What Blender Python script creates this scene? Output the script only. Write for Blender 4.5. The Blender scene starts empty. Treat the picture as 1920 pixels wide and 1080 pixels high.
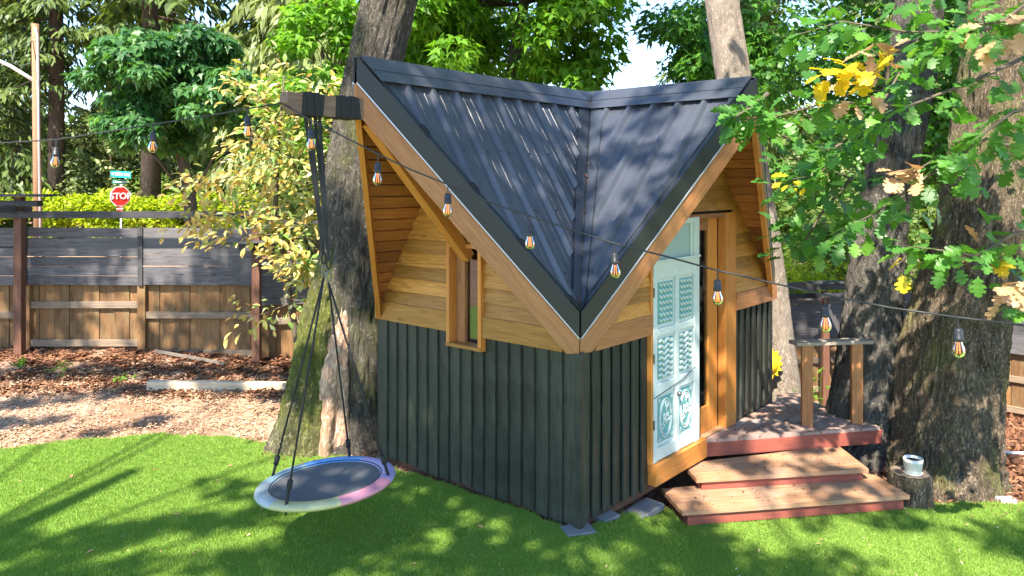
import bpy, math, random
import numpy as np
from mathutils import Vector, Matrix, noise as mn
R = math.radians
random.seed(7)
rng = np.random.default_rng(11)
SC = bpy.context.scene
COL = SC.collection

# ------------------------------------------------------------------ camera
F, YH, CX, CH = 1423.6, 346.35, 960.0, 2.35      # focal length (px), horizon row, centre column, eye height
cam = bpy.data.cameras.new('camera')
cam.lens = F / 1920 * 36; cam.sensor_width = 36
cam.shift_y = -(540 - YH) / 1920
cam.clip_start = .05; cam.clip_end = 900
co = bpy.data.objects.new('camera', cam); COL.objects.link(co)
co.location = (0, 0, CH); co.rotation_euler = (R(90), 0, 0)
SC.camera = co

# ------------------------------------------------------------------ world, sun, exposure
SUN_AZ, SUN_EL = R(197.5), R(51)                     # azimuth clockwise from +Y
w = bpy.data.worlds.new('World'); SC.world = w; w.use_nodes = True
nt = w.node_tree; nt.nodes.clear()
sky = nt.nodes.new('ShaderNodeTexSky'); sky.sky_type = 'NISHITA'; sky.sun_disc = False
sky.sun_elevation = SUN_EL; sky.sun_rotation = SUN_AZ
sky.air_density = 1.0; sky.dust_density = .0; sky.ozone_density = 3.0; sky.altitude = 600
bg = nt.nodes.new('ShaderNodeBackground'); bg.inputs[1].default_value = .15
out = nt.nodes.new('ShaderNodeOutputWorld')
nt.links.new(sky.outputs[0], bg.inputs[0]); nt.links.new(bg.outputs[0], out.inputs[0])
sl = bpy.data.lights.new('sun', 'SUN'); sl.energy = 5.0; sl.angle = R(.6); sl.color = (1, .92, .80)
so = bpy.data.objects.new('sun', sl); COL.objects.link(so)
SDIR = Vector((math.sin(SUN_AZ) * math.cos(SUN_EL), math.cos(SUN_AZ) * math.cos(SUN_EL), math.sin(SUN_EL)))
so.rotation_euler = (-SDIR).to_track_quat('-Z', 'Y').to_euler()
SC.view_settings.view_transform = 'Standard'; SC.view_settings.look = 'None'
SC.view_settings.exposure = 1.75; SC.view_settings.gamma = 1

# ------------------------------------------------------------------ helpers
W = {}
def link(name, data, parent=None, mw=None):
    o = bpy.data.objects.new(name, data); COL.objects.link(o)
    mw = mw or Matrix.Identity(4)
    if parent is not None:
        o.parent = parent; o.matrix_parent_inverse = W[parent.name].inverted()
    o.matrix_basis = mw; W[o.name] = mw
    return o
def thing(name, label, cat, loc=(0, 0, 0), group=None):
    o = link(name, None, None, Matrix.Translation(loc)); o.empty_display_size = .1
    o['label'] = label; o['category'] = cat
    if group: o['group'] = group
    return o
def tag(o, label, cat, group=None):
    o['label'] = label; o['category'] = cat
    if group: o['group'] = group
    return o
def copy_tree(o, parent=None):
    c = o.copy(); COL.objects.link(c); c.parent = parent; W[c.name] = W[o.name].copy()
    for ch in [x for x in o.children]: copy_tree(ch, c)
    return c
def mk(name, V, Fs, mats, parent=None, mw=None, smooth=False, mi=None):
    me = bpy.data.meshes.new(name)
    me.from_pydata([tuple(v) for v in V], [], [tuple(f) for f in Fs])
    for m in (mats if isinstance(mats, (list, tuple)) else [mats]): me.materials.append(m)
    if mi is not None: me.polygons.foreach_set('material_index', mi)
    if smooth: me.polygons.foreach_set('use_smooth', [True] * len(me.polygons))
    me.update()
    return link(name, me, parent, mw)
def frame(o, x, z):
    x = Vector(x).normalized(); z = Vector(z); z = (z - x * z.dot(x)).normalized(); y = z.cross(x)
    return Matrix(((x.x, y.x, z.x, o[0]), (x.y, y.y, z.y, o[1]), (x.z, y.z, z.z, o[2]), (0, 0, 0, 1)))
_bc = {}
def box_mesh(L, Wd, T, mat, c=.003):
    k = (round(L, 3), round(Wd, 3), round(T, 3), mat.name, c)
    if k in _bc: return _bc[k]
    l, a, b = L / 2, Wd / 2, T / 2; c = min(c, a * .4, b * .4)
    prof = [(a - c, -b), (a, -b + c), (a, b - c), (a - c, b), (-a + c, b), (-a, b - c), (-a, -b + c), (-a + c, -b)]
    V = [(-l, y, z) for y, z in prof] + [(l, y, z) for y, z in prof]
    Fs = [(i, (i + 1) % 8, 8 + (i + 1) % 8, 8 + i) for i in range(8)] + [tuple(range(7, -1, -1)), tuple(range(8, 16))]
    me = bpy.data.meshes.new('board'); me.from_pydata(V, [], Fs); me.materials.append(mat); _bc[k] = me
    return me
def board(name, p, q, Wd, T, mat, parent, n=(0, 0, 1), c=.003):
    """bar from p to q; T is its size along n, Wd across"""
    p, q = Vector(p), Vector(q); d = q - p
    return link(name, box_mesh(d.length, Wd, T, mat, c), parent, frame((p + q) / 2, d, n))
def prism(name, pts, tv, mat, parent, xdir=None):
    """planar polygon pts extruded by the vector tv"""
    pts = [Vector(p) for p in pts]; tv = Vector(tv)
    xd = Vector(xdir) if xdir is not None else pts[1] - pts[0]
    M = frame(pts[0], xd, tv); I = M.inverted(); n = len(pts)
    V = [I @ p for p in pts] + [I @ (p + tv) for p in pts]
    Fs = [tuple(range(n - 1, -1, -1)), tuple(range(n, 2 * n))] + [(i, (i + 1) % n, n + (i + 1) % n, n + i) for i in range(n)]
    o = mk(name, V, Fs, mat, parent, M)
    import bmesh
    bm = bmesh.new(); bm.from_mesh(o.data); bmesh.ops.recalc_face_normals(bm, faces=bm.faces); bm.to_mesh(o.data); bm.free()
    return o
def tube_vf(pts, rad, seg=8, V=None, Fs=None, cap=True):
    V = [] if V is None else V; Fs = [] if Fs is None else Fs
    pts = [Vector(p) for p in pts]; n = len(pts)
    if not hasattr(rad, '__len__'): rad = [rad] * n
    up = Vector((0, 0, 1)); b0 = len(V); prev = None
    for i, p in enumerate(pts):
        t = (pts[min(i + 1, n - 1)] - pts[max(i - 1, 0)]).normalized()
        if prev is None:
            a = t.cross(up) if abs(t.z) < .95 else t.cross(Vector((1, 0, 0)))
        else: a = prev - t * prev.dot(t)
        a.normalize(); prev = a; b = t.cross(a)
        for k in range(seg):
            g = 2 * math.pi * k / seg
            V.append(p + (a * math.cos(g) + b * math.sin(g)) * rad[i])
    for i in range(n - 1):
        for k in range(seg):
            k2 = (k + 1) % seg
            Fs.append((b0 + i * seg + k, b0 + i * seg + k2, b0 + (i + 1) * seg + k2, b0 + (i + 1) * seg + k))
    if cap:
        Fs.append(tuple(b0 + k for k in range(seg - 1, -1, -1))); Fs.append(tuple(b0 + (n - 1) * seg + k for k in range(seg)))
    return V, Fs
def tube(name, pts, rad, mat, parent=None, seg=8, smooth=True):
    V, Fs = tube_vf(pts, rad, seg); return mk(name, V, Fs, mat, parent, None, smooth)
def lathe(name, prof, mat, parent, loc, seg=24, smooth=True, mw=None):
    V = []; Fs = []
    for r, z in prof:
        for k in range(seg):
            g = 2 * math.pi * k / seg; V.append((r * math.cos(g), r * math.sin(g), z))
    for i in range(len(prof) - 1):
        for k in range(seg):
            k2 = (k + 1) % seg
            Fs.append((i * seg + k, i * seg + k2, (i + 1) * seg + k2, (i + 1) * seg + k))
    return mk(name, V, Fs, mat, parent, mw or Matrix.Translation(loc), smooth)
def at(px, py, Y):                     # point of the world at distance Y seen at that place of the photo
    return Vector(((px - CX) / F * Y, Y, CH - (py - YH) / F * Y))
def sm(t):
    t = np.clip(t, 0, 1); return t * t * (3 - 2 * t)
def zg(x, y):                          # height of the ground
    x = np.asarray(x, float); y = np.asarray(y, float)
    return (-.20 * sm((x - .6) / .7) - .76 * sm((x - 1) / 3) * sm((y - 6.6) / 5) * (1 - sm((y - 16) / 14))
            + .27 * sm((-x - 1) / 4) * sm((y - 7.4) / 2.2) - .03 * sm((x - 2.8) / 1))

# ------------------------------------------------------------------ materials
class N:
    def __init__(s, name):
        s.m = bpy.data.materials.new(name); s.m.use_nodes = True; s.t = s.m.node_tree; s.t.nodes.clear()
        s.o = s.n('ShaderNodeOutputMaterial')
    def n(s, typ, **kw):
        x = s.t.nodes.new(typ)
        for k, v in kw.items():
            if k.startswith('i_'):
                key = k[2:]; key = int(key) if key.isdigit() else key.replace('_', ' ')
                x.inputs[key].default_value = v
            else: setattr(x, k, v)
        return x
    def l(s, a, b): s.t.links.new(a, b)
    def mix(s, f, a, b, blend='MIX'):
        x = s.t.nodes.new('ShaderNodeMix'); x.data_type = 'RGBA'; x.blend_type = blend
        for k, v in ((0, f), (6, a), (7, b)):
            if isinstance(v, bpy.types.NodeSocket): s.l(v, x.inputs[k])
            elif isinstance(v, (int, float)): x.inputs[k].default_value = v
            else: x.inputs[k].default_value = (*v, 1)
        return x.outputs[2]
    def ramp(s, f, stops):
        x = s.t.nodes.new('ShaderNodeValToRGB'); s.l(f, x.inputs[0]); e = x.color_ramp.elements
        while len(e) < len(stops): e.new(.5)
        for i, (p, c) in enumerate(stops):
            e[i].position = p; e[i].color = (*c, 1) if len(c) == 3 else c
        return x.outputs[0]
    def math(s, op, a, b=None):
        x = s.t.nodes.new('ShaderNodeMath'); x.operation = op
        for k, v in enumerate((a, b)):
            if v is None: continue
            if isinstance(v, bpy.types.NodeSocket): s.l(v, x.inputs[k])
            else: x.inputs[k].default_value = v
        return x.outputs[0]
    def coords(s, scale=(1, 1, 1), kind='Object', rnd=True, rot=(0, 0, 0)):
        tc = s.n('ShaderNodeTexCoord'); v = tc.outputs[kind]
        if rnd:
            oi = s.n('ShaderNodeObjectInfo'); mu = s.math('MULTIPLY', oi.outputs['Random'], 37.0)
            va = s.n('ShaderNodeVectorMath', operation='ADD'); s.l(v, va.inputs[0]); s.l(mu, va.inputs[1]); v = va.outputs[0]
        mp = s.n('ShaderNodeMapping'); mp.inputs['Scale'].default_value = scale; mp.inputs['Rotation'].default_value = rot
        s.l(v, mp.inputs[0]); return mp.outputs[0]
    def noise(s, v, scale=5, detail=4, rough=.55, dist=0):
        x = s.n('ShaderNodeTexNoise'); s.l(v, x.inputs['Vector'])
        x.inputs['Scale'].default_value = scale; x.inputs['Detail'].default_value = detail
        x.inputs['Roughness'].default_value = rough; x.inputs['Distortion'].default_value = dist
        return x.outputs[0]
    def bump(s, h, strength=.4, dist=.01):
        x = s.n('ShaderNodeBump'); s.l(h, x.inputs['Height']); x.inputs['Strength'].default_value = strength
        x.inputs['Distance'].default_value = dist; return x.outputs[0]
    def pbr(s, col, rough=.6, bump=None, metal=0, spec=.5, coat=0):
        x = s.n('ShaderNodeBsdfPrincipled')
        if isinstance(col, bpy.types.NodeSocket): s.l(col, x.inputs['Base Color'])
        else: x.inputs['Base Color'].default_value = (*col, 1)
        if isinstance(rough, bpy.types.NodeSocket): s.l(rough, x.inputs['Roughness'])
        else: x.inputs['Roughness'].default_value = rough
        x.inputs['Metallic'].default_value = metal; x.inputs['Specular IOR Level'].default_value = spec
        x.inputs['Coat Weight'].default_value = coat
        if bump is not None: s.l(bump, x.inputs['Normal'])
        return x
    def done(s, sh): s.l(sh.outputs[0] if hasattr(sh, 'outputs') else sh, s.o.inputs[0]); return s.m

def wood(name, dark, light, rough=.6, grain=16, knots=.5, vary=.35, wear=None, spec=.35, bs=.35):
    n = N(name); v = n.coords((1.1, grain, grain)); g = n.noise(v, 3.2, 6, .6, 1.2)
    col = n.ramp(g, [(.32, dark), (.68, light)])
    fine = n.noise(n.coords((3, 90, 90)), 3, 3, .6)
    col = n.mix(n.math('MULTIPLY', fine, .45), col, tuple(c * .62 for c in dark))
    oi = n.n('ShaderNodeObjectInfo')
    br = n.ramp(oi.outputs['Random'], [(0, (1 - vary,) * 3), (.5, (1, 1, 1)), (1, (1 + vary * .7, 1 + vary * .6, 1 + vary * .4))])
    col = n.mix(1.0, col, br, 'MULTIPLY')
    if knots:
        vo = n.n('ShaderNodeTexVoronoi'); n.l(n.coords((2.2, 7, 7)), vo.inputs['Vector']); vo.inputs['Scale'].default_value = 1.3
        kf = n.ramp(vo.outputs['Distance'], [(.05, (knots,) * 3), (.16, (0, 0, 0))])
        col = n.mix(kf, col, tuple(c * .35 for c in dark))
    if wear:
        wn = n.noise(n.coords((1, 1, 1), rnd=False), 2.3, 5, .65)
        col = n.mix(n.ramp(wn, [(.45, (0, 0, 0)), (.7, (.75,) * 3)]), col, wear)
    return n.done(n.pbr(col, rough, n.bump(n.mix(.5, g, fine), bs, .004), spec=spec))

M = {}
M['yellow'] = wood('golden_cedar', (.36, .145, .026), (.66, .33, .075), .55, knots=.7)
M['soffit'] = wood('red_cedar', (.26, .085, .022), (.48, .19, .055), .6, knots=.5)
M['orange'] = wood('oiled_fir', (.50, .17, .03), (.68, .29, .07), .45, knots=.15, vary=.15)
M['rake'] = wood('stained_fir', (.28, .11, .038), (.46, .21, .085), .5, knots=.5, vary=.12)
M['black'] = wood('charred_green_black_wood', (.018, .022, .016), (.052, .058, .043), .55, grain=11, knots=.5, vary=.38, spec=.35, wear=(.062, .066, .052))
M['tread'] = wood('deck_cedar', (.27, .14, .075), (.48, .27, .15), .6, knots=.25, wear=(.32, .24, .18))
M['deck'] = wood('weathered_deck', (.24, .135, .10), (.42, .27, .21), .7, knots=.2, wear=(.34, .29, .27))
M['redwood'] = wood('red_stained_rim', (.24, .058, .038), (.36, .105, .07), .65, knots=.3)
M['post'] = wood('brown_post', (.09, .040, .025), (.19, .085, .050), .7, knots=.3)
M['grey'] = wood('grey_slat', (.060, .056, .060), (.165, .155, .162), .75, knots=.8, vary=.25)
M['greydark'] = wood('dark_trellis', (.035, .033, .036), (.09, .085, .09), .75, knots=.3)
M['fence'] = wood('cedar_fence', (.15, .072, .028), (.32, .17, .07), .8, grain=10, knots=.4, vary=.4, wear=(.20, .15, .07))
M['rail'] = wood('fence_rail', (.17, .12, .08), (.32, .24, .17), .8, knots=.4)
M['beamwood'] = wood('weathered_beam', (.12, .075, .05), (.24, .16, .11), .7, knots=.3)
M['capwood'] = wood('grey_cap', (.19, .155, .12), (.34, .28, .22), .8, knots=.2)
M['timber'] = wood('pale_timber', (.42, .33, .22), (.66, .55, .42), .8, knots=.2)

def plain(name, col, rough=.5, metal=0, spec=.5, var=.15, sc=12, bs=.1, coat=0):
    n = N(name); t = n.noise(n.coords((1, 1, 1)), sc, 5, .6)
    c = n.mix(t, tuple(x * (1 - var) for x in col), tuple(min(1, x * (1 + var)) for x in col))
    return n.done(n.pbr(c, rough, n.bump(t, bs, .003), metal, spec, coat))
n = N('painted_roof_metal'); t = n.noise(n.coords((1, 1, 1), rnd=False), 1.7, 5, .6); t2 = n.noise(n.coords((1, 1, 1), rnd=False), 40, 3, .6)
c = n.mix(t, (.036, .041, .054), (.060, .066, .082)); c = n.mix(n.ramp(t2, [(.62, (0, 0, 0)), (.8, (.35,) * 3)]), c, (.16, .17, .17))
M['roof'] = n.done(n.pbr(c, n.ramp(t, [(.3, (.30,) * 3), (.7, (.44,) * 3)]), n.bump(t, .12, .02), 0, .6, .25))
M['trimblack'] = plain('black_trim_metal', (.008, .011, .010), .5, 0, .5, .25, 6)
M['flash'] = plain('valley_metal', (.036, .044, .060), .42, 0, .55, .35, 5)
M['drip'] = plain('drip_edge_metal', (.42, .46, .54), .35, .3)
M['strap'] = plain('black_webbing', (.014, .015, .016), .85, sc=200)
M['rope'] = plain('black_rope', (.018, .017, .018), .9, sc=300, bs=.5)
M['steel'] = plain('steel', (.16, .165, .17), .45, .8)
M['cable'] = plain('black_cable', (.02, .02, .022), .45)
M['concrete'] = plain('paver_concrete', (.15, .15, .15), .9, sc=30, bs=.5)
M['whitepot'] = plain('white_ceramic', (.72, .71, .66), .35)
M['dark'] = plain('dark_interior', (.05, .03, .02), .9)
M['soil'] = plain('dark_soil', (.05, .033, .022), .95, sc=40, bs=.8)
M['yellowpaint'] = plain('yellow_paint', (.80, .50, .01), .5)
M['pipe'] = plain('white_pipe', (.62, .61, .58), .5)
M['mat_fabric'] = plain('swing_mat', (.085, .092, .095), .8, sc=300, bs=.3)
M['signred'] = plain('sign_red', (.62, .03, .02), .4); M['signwhite'] = plain('sign_white', (.85, .85, .85), .4)
M['signgreen'] = plain('sign_green', (.0, .42, .34), .4); M['signgreen2'] = plain('sign_dark_green', (.02, .20, .11), .4)
M['lampgrey'] = plain('lamp_arm_grey', (.6, .62, .64), .4)

n = N('mint_paint'); t = n.noise(n.coords((1, 1, 1), rnd=False), 7, 6, .65); t2 = n.noise(n.coords((1, 1, 1), rnd=False), 28, 4, .6)
c = n.mix(t, (.46, .55, .52), (.64, .69, .67)); c = n.mix(n.ramp(t2, [(.60, (0, 0, 0)), (.76, (.55,) * 3)]), c, (.40, .42, .36))
M['mint'] = n.done(n.pbr(c, .55, n.bump(t2, .25, .003)))
M['mintdeep'] = plain('teal_paint', (.12, .34, .34), .5, var=.3, sc=20)
M['mintpanel'] = plain('grey_mint_paint', (.34, .46, .45), .35, var=.1)

def glass(name, tint, tr):
    n = N(name); tb = n.n('ShaderNodeBsdfTransparent'); tb.inputs[0].default_value = (*tint, 1)
    gl = n.n('ShaderNodeBsdfGlossy'); gl.inputs['Roughness'].default_value = .03
    fr = n.n('ShaderNodeFresnel'); fr.inputs[0].default_value = 1.5
    mx = n.n('ShaderNodeMixShader'); f = n.math('ADD', n.math('MULTIPLY', fr.outputs[0], 1.0), tr)
    n.l(f, mx.inputs[0]); n.l(tb.outputs[0], mx.inputs[1]); n.l(gl.outputs[0], mx.inputs[2]); return n.done(mx)
M['glass'] = glass('window_glass', (.75, .78, .74), .10)
M['bulb'] = glass('bulb_glass', (1, .78, .62), .0)
n = N('filament'); e = n.n('ShaderNodeEmission'); e.inputs[0].default_value = (1, .26, .07, 1); e.inputs[1].default_value = 1.1; M['filament'] = n.done(e)

def bark(name, a, b, moss=None, sc=9, vs=.28, bs=.9, lich=None, mossz=(.45, .62)):
    n = N(name); v = n.coords((1, 1, vs), rnd=False)
    g = n.noise(v, sc, 8, .72, 1.5); g2 = n.noise(v, sc * 3.2, 6, .7, 2.5)
    cr = n.ramp(n.math('ABSOLUTE', n.math('SUBTRACT', g2, .5)), [(0, (0, 0, 0)), (.075, (1, 1, 1))])
    h = n.mix(.45, g, cr)
    col = n.ramp(g, [(.3, a), (.7, b)]); col = n.mix(n.math('MULTIPLY', n.math('SUBTRACT', 1.0, cr), .75), col, tuple(c * .35 for c in a))
    if lich: col = n.mix(n.ramp(n.noise(n.coords((1, 1, 1), rnd=False), 14, 6, .7), [(.55, (0, 0, 0)), (.66, (.7,) * 3)]), col, lich)
    if moss: col = n.mix(n.ramp(n.noise(n.coords((1, 1, .6), rnd=False), 2.2, 7, .7), [(mossz[0], (0, 0, 0)), (mossz[1], (.85,) * 3)]), col, moss)
    return n.done(n.pbr(col, .9, n.bump(h, bs, .05), spec=.2))
M['bark_maple'] = bark('maple_bark', (.10, .085, .065), (.30, .26, .21), (.15, .16, .035), 13, mossz=(.52, .7))
M['bark_mossy'] = bark('mossy_bark', (.14, .12, .075), (.30, .26, .17), (.17, .19, .03), 8, mossz=(.36, .55))
M['bark_oak'] = bark('oak_bark', (.075, .066, .056), (.36, .32, .27), None, 13, lich=(.30, .29, .22))
M['bark_oak_tan'] = bark('tan_oak_bark', (.11, .08, .052), (.42, .32, .22), (.26, .26, .08), 11, mossz=(.50, .66))
M['bark_pale'] = bark('pale_bark', (.26, .20, .15), (.52, .44, .35), None, 9, .5, .6)
M['bark_fir'] = bark('fir_bark', (.10, .07, .052), (.24, .18, .14), None, 6, .15)
M['scar'] = bark('bare_trunk_wood', (.40, .20, .10), (.66, .47, .33), None, 5, .22, .5, lich=(.62, .55, .46))
M['polewood'] = wood('pole_wood', (.20, .10, .05), (.38, .22, .12), .8, knots=0, vary=.05)

def leaf(name, cols, trans=.35, rough=.45, tcol=None, big=.35, nscale=.6):
    """cols: list of leaf colours, spread leaf by leaf and patch by patch"""
    n = N(name); ge = n.n('ShaderNodeNewGeometry'); ri = ge.outputs['Random Per Island']
    nz = n.noise(n.coords((1, 1, 1)), nscale, 3, .5)
    f = n.math('ADD', n.math('MULTIPLY', ri, 1 - big), n.math('MULTIPLY', n.math('SUBTRACT', nz, .5), 3 * big)); f = n.math('ADD', f, big * .5)
    col = n.ramp(f, [(i / max(1, len(cols) - 1), c) for i, c in enumerate(cols)])
    b = n.pbr(col, rough, spec=.4); tr = n.n('ShaderNodeBsdfTranslucent')
    tc = n.mix(1.0, col, tcol or (1.5, 1.5, .55), 'MULTIPLY'); n.l(tc, tr.inputs[0])
    mx = n.n('ShaderNodeMixShader'); mx.inputs[0].default_value = trans
    n.l(b.outputs[0], mx.inputs[1]); n.l(tr.outputs[0], mx.inputs[2]); return n.done(mx)
M['lf_bright'] = leaf('bright_maple_leaf', [(.06, .16, .014), (.13, .30, .022), (.24, .44, .04)], .5)
M['lf_dark'] = leaf('blue_green_leaf', [(.026, .085, .028), (.055, .16, .045), (.12, .26, .06)], .38)
M['lf_oak'] = leaf('oak_leaf', [(.03, .10, .02), (.065, .19, .03), (.13, .29, .04)], .45)
M['lf_oak_near'] = leaf('oak_leaf_near', [(.045, .14, .03), (.085, .24, .04), (.17, .36, .05)], .45, .38, big=.1)
M['lf_yellow'] = leaf('yellow_leaf', [(.60, .40, .015), (.75, .58, .02)], .4, tcol=(1.2, 1.1, .5))
M['lf_dry'] = leaf('dry_leaf', [(.40, .22, .10), (.58, .38, .20)], .3, tcol=(1.2, 1, .8))
M['lf_gold'] = leaf('golden_green_leaf', [(.08, .20, .035), (.20, .34, .07), (.44, .50, .15), (.50, .30, .07), (.64, .68, .40), (.28, .44, .12)], .38, big=.3, nscale=1.6, tcol=(1.25, 1.2, .6))
M['lf_hedge'] = leaf('lime_hedge_leaf', [(.16, .25, .015), (.34, .43, .025), (.55, .60, .04)], .45, big=.2, nscale=3)
M['lf_conifer'] = leaf('fir_needles', [(.035, .065, .02), (.09, .14, .035), (.20, .26, .07)], .35)
M['lf_cedar'] = leaf('cedar_sprays', [(.09, .13, .035), (.19, .24, .075), (.30, .34, .14)], .4)
M['lf_far'] = leaf('far_leaf', [(.05, .10, .025), (.13, .20, .045), (.26, .33, .09)], .45)
M['lf_pale'] = leaf('pale_far_leaf', [(.13, .18, .07), (.25, .30, .13), (.40, .44, .24)], .45)
M['lf_turf'] = leaf('turf_blade', [(.15, .28, .035), (.26, .42, .07), (.44, .56, .15)], .38, .5, big=.3, nscale=1.1)
M['stem'] = plain('twig', (.10, .075, .05), .8)

n = N('turf_backing'); t = n.noise(n.coords(rnd=False), 30, 5, .7); c = n.mix(t, (.12, .22, .025), (.24, .36, .06)); M['turf'] = n.done(n.pbr(c, .9, n.bump(t, .5, .01)))
n = N('bark_mulch'); a = n.noise(n.coords(rnd=False), 1.1, 6, .65); b = n.noise(n.coords(rnd=False), 45, 6, .75); d = n.noise(n.coords((1, 1, 1), rnd=False), 8, 5, .7)
c = n.ramp(b, [(.3, (.20, .12, .075)), (.5, (.40, .27, .18)), (.7, (.60, .46, .34))])
c = n.mix(n.ramp(a, [(.4, (0, 0, 0)), (.6, (.7,) * 3)]), c, (.20, .085, .042)); c = n.mix(n.ramp(d, [(.55, (0, 0, 0)), (.75, (.6,) * 3)]), c, (.52, .40, .30))
M['mulch'] = n.done(n.pbr(c, .95, n.bump(n.mix(.5, b, d), .9, .02), spec=.15))
M['chip_tan'] = leaf('tan_chips', [(.22, .12, .06), (.42, .26, .15), (.64, .47, .31)], .05, .8, tcol=(1, 1, 1))
M['chip_brown'] = leaf('brown_chips', [(.07, .032, .018), (.19, .080, .038), (.36, .18, .09)], .05, .8, tcol=(1, 1, 1))

# ------------------------------------------------------------------ leaf templates and scatter meshes
def T_diamond(w=.28):
    return np.array([(0, 0, 0), (.45, w, .06), (1, 0, -.12), (.45, -w, .06)], float), [(0, 1, 2), (0, 2, 3)]
def T_strip(ws, curl=.18, fold=.1):
    n = len(ws); V = []; Fs = []
    for i, (t, h) in enumerate(ws):
        z = -curl * t * t
        V += [(t, 0, z), (t + h * .18, h, z + fold * h), (t + h * .18, -h, z + fold * h)]
    for i in range(n - 1):
        a, b = 3 * i, 3 * i + 3
        Fs += [(a, b, b + 1, a + 1), (a, a + 2, b + 2, b)]
    return np.array(V, float), Fs
T_OAK = T_strip([(0, .02), (.10, .05), (.20, .24), (.29, .25), (.34, .13), (.44, .38), (.54, .40), (.60, .18), (.68, .38), (.77, .36), (.83, .16), (.93, .20), (1.02, .03)])
T_OVAL = T_strip([(0, .015), (.25, .17), (.5, .23), (.75, .16), (1, .01)], .22, .3)
def T_maple():
    tips = [(-140, .35), (-112, .20), (-72, .62), (-50, .32), (-8 - 20, .42), (0, 1.0), (28, .42), (50, .32), (72, .62), (112, .20), (140, .35)]
    V = [(.12, 0, 0)] + [(.12 + r * .85 * math.cos(R(a)), r * .85 * math.sin(R(a)), -.16 * r * r + .03 * (i % 2)) for i, (a, r) in enumerate(tips)]
    return np.array(V, float), [(0, i, i + 1) for i in range(1, len(V) - 1)]
T_MAPLE = T_maple(); T_DIA = T_diamond(); T_DIAF = T_diamond(.42); T_NEEDLE = T_diamond(.10)

def scatter(name, tpl, pos, xd, up, sc, mat):
    V, Fs = tpl; n = len(pos)
    xd = xd / np.linalg.norm(xd, axis=1)[:, None]; y = np.cross(up, xd); y /= np.linalg.norm(y, axis=1)[:, None] + 1e-9; z = np.cross(xd, y)
    vv = (pos[:, None, :] + sc[:, None, None] * (V[None, :, 0:1] * xd[:, None] + V[None, :, 1:2] * y[:, None] + V[None, :, 2:3] * z[:, None])).reshape(-1, 3)
    k = len(V); li = np.concatenate([np.array(f) for f in Fs]); ls = np.array([len(f) for f in Fs])
    loops = (np.arange(n)[:, None] * k + li[None]).ravel(); tot = np.tile(ls, n); st = np.concatenate([[0], np.cumsum(tot)[:-1]])
    me = bpy.data.meshes.new(name); me.vertices.add(len(vv)); me.vertices.foreach_set('co', vv.astype(np.float32).ravel())
    me.loops.add(len(loops)); me.loops.foreach_set('vertex_index', loops.astype(np.int32))
    me.polygons.add(len(tot)); me.polygons.foreach_set('loop_start', st.astype(np.int32)); me.polygons.foreach_set('loop_total', tot.astype(np.int32))
    me.materials.append(mat); me.update(calc_edges=True); me.validate()
    return me
def unit(n):
    v = rng.normal(size=(n, 3)); return v / np.linalg.norm(v, axis=1)[:, None]
def leaves_at(name, centers, radii, per, tpl, size, mat, droop=.5, flat=.75, shell=.55, svar=.35):
    """clumps of leaves: per leaves around every centre"""
    C = np.repeat(np.asarray(centers, float), per, axis=0); n = len(C)
    Rr = np.repeat(np.asarray(radii, float), per)
    d = unit(n); rad = (shell + (1 - shell) * rng.random(n)) * Rr
    pos = C + d * rad[:, None] * np.array([1, 1, flat])
    out = d * np.array([1, 1, .4]) + rng.normal(size=(n, 3)) * .45; out[:, 2] -= droop
    up = np.array([0, 0, 1.]) + d * .55 + rng.normal(size=(n, 3)) * .40
    s = size * (1 + svar * (rng.random(n) * 2 - 1))
    return scatter(name, tpl, pos, out, up, s, mat)
def crown_centers(c, r, n, hollow=.35, seed=0):
    g = np.random.default_rng(seed); out = []
    while len(out) < n:
        p = g.uniform(-1, 1, 3); q = np.linalg.norm(p)
        if q > 1 or q < hollow: continue
        if mn.noise(Vector((p[0] * 1.9 + seed * 3.1, p[1] * 1.9, p[2] * 1.9))) < -.12: continue
        out.append(np.array(c) + p * np.array(r))
    return np.array(out)

def trunk_vf(path, seg=40, rings=60, amp=.02, lobes=.0, k=(3.0, 1.2), seed=0, flare=0):
    P = np.array(path, float); n = len(P); t = np.linspace(0, n - 1, rings)
    def cr(tt):
        i = int(min(tt, n - 2)); u = tt - i
        p0, p1, p2, p3 = P[max(i - 1, 0)], P[i], P[i + 1], P[min(i + 2, n - 1)]
        return .5 * ((2 * p1) + (-p0 + p2) * u + (2 * p0 - 5 * p1 + 4 * p2 - p3) * u * u + (-p0 + 3 * p1 - 3 * p2 + p3) * u ** 3)
    V = []; Fs = []
    for j, tt in enumerate(t):
        q = cr(tt)
        for s in range(seg):
            a = 2 * math.pi * s / seg; ca, sa = math.cos(a), math.sin(a); r = q[3]
            nz = mn.noise(Vector((ca * k[0] + seed, sa * k[0], q[2] * k[1] * .6)))
            rg = 1 - abs(mn.noise(Vector((ca * k[0] * 17 * r + seed, sa * k[0] * 17 * r, q[2] * k[1] * 3.6)))) * 2.4
            fl = 1 + flare * max(0, 1 - (q[2] - P[0][2]) / .5) ** 2 * (1 + .6 * math.sin(a * 4 + seed))
            rr = r * fl * (1 + lobes * nz) + amp * rg
            V.append((q[0] + ca * rr, q[1] + sa * rr, q[2]))
    for j in range(rings - 1):
        for s in range(seg):
            s2 = (s + 1) % seg; Fs.append((j * seg + s, j * seg + s2, (j + 1) * seg + s2, (j + 1) * seg + s))
    Fs.append(tuple((rings - 1) * seg + s for s in range(seg)))
    return V, Fs
def trunk(name, path, mat, parent, **kw):
    V, Fs = trunk_vf(path, **kw); return mk(name, V, Fs, mat, parent, None, True)

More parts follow.
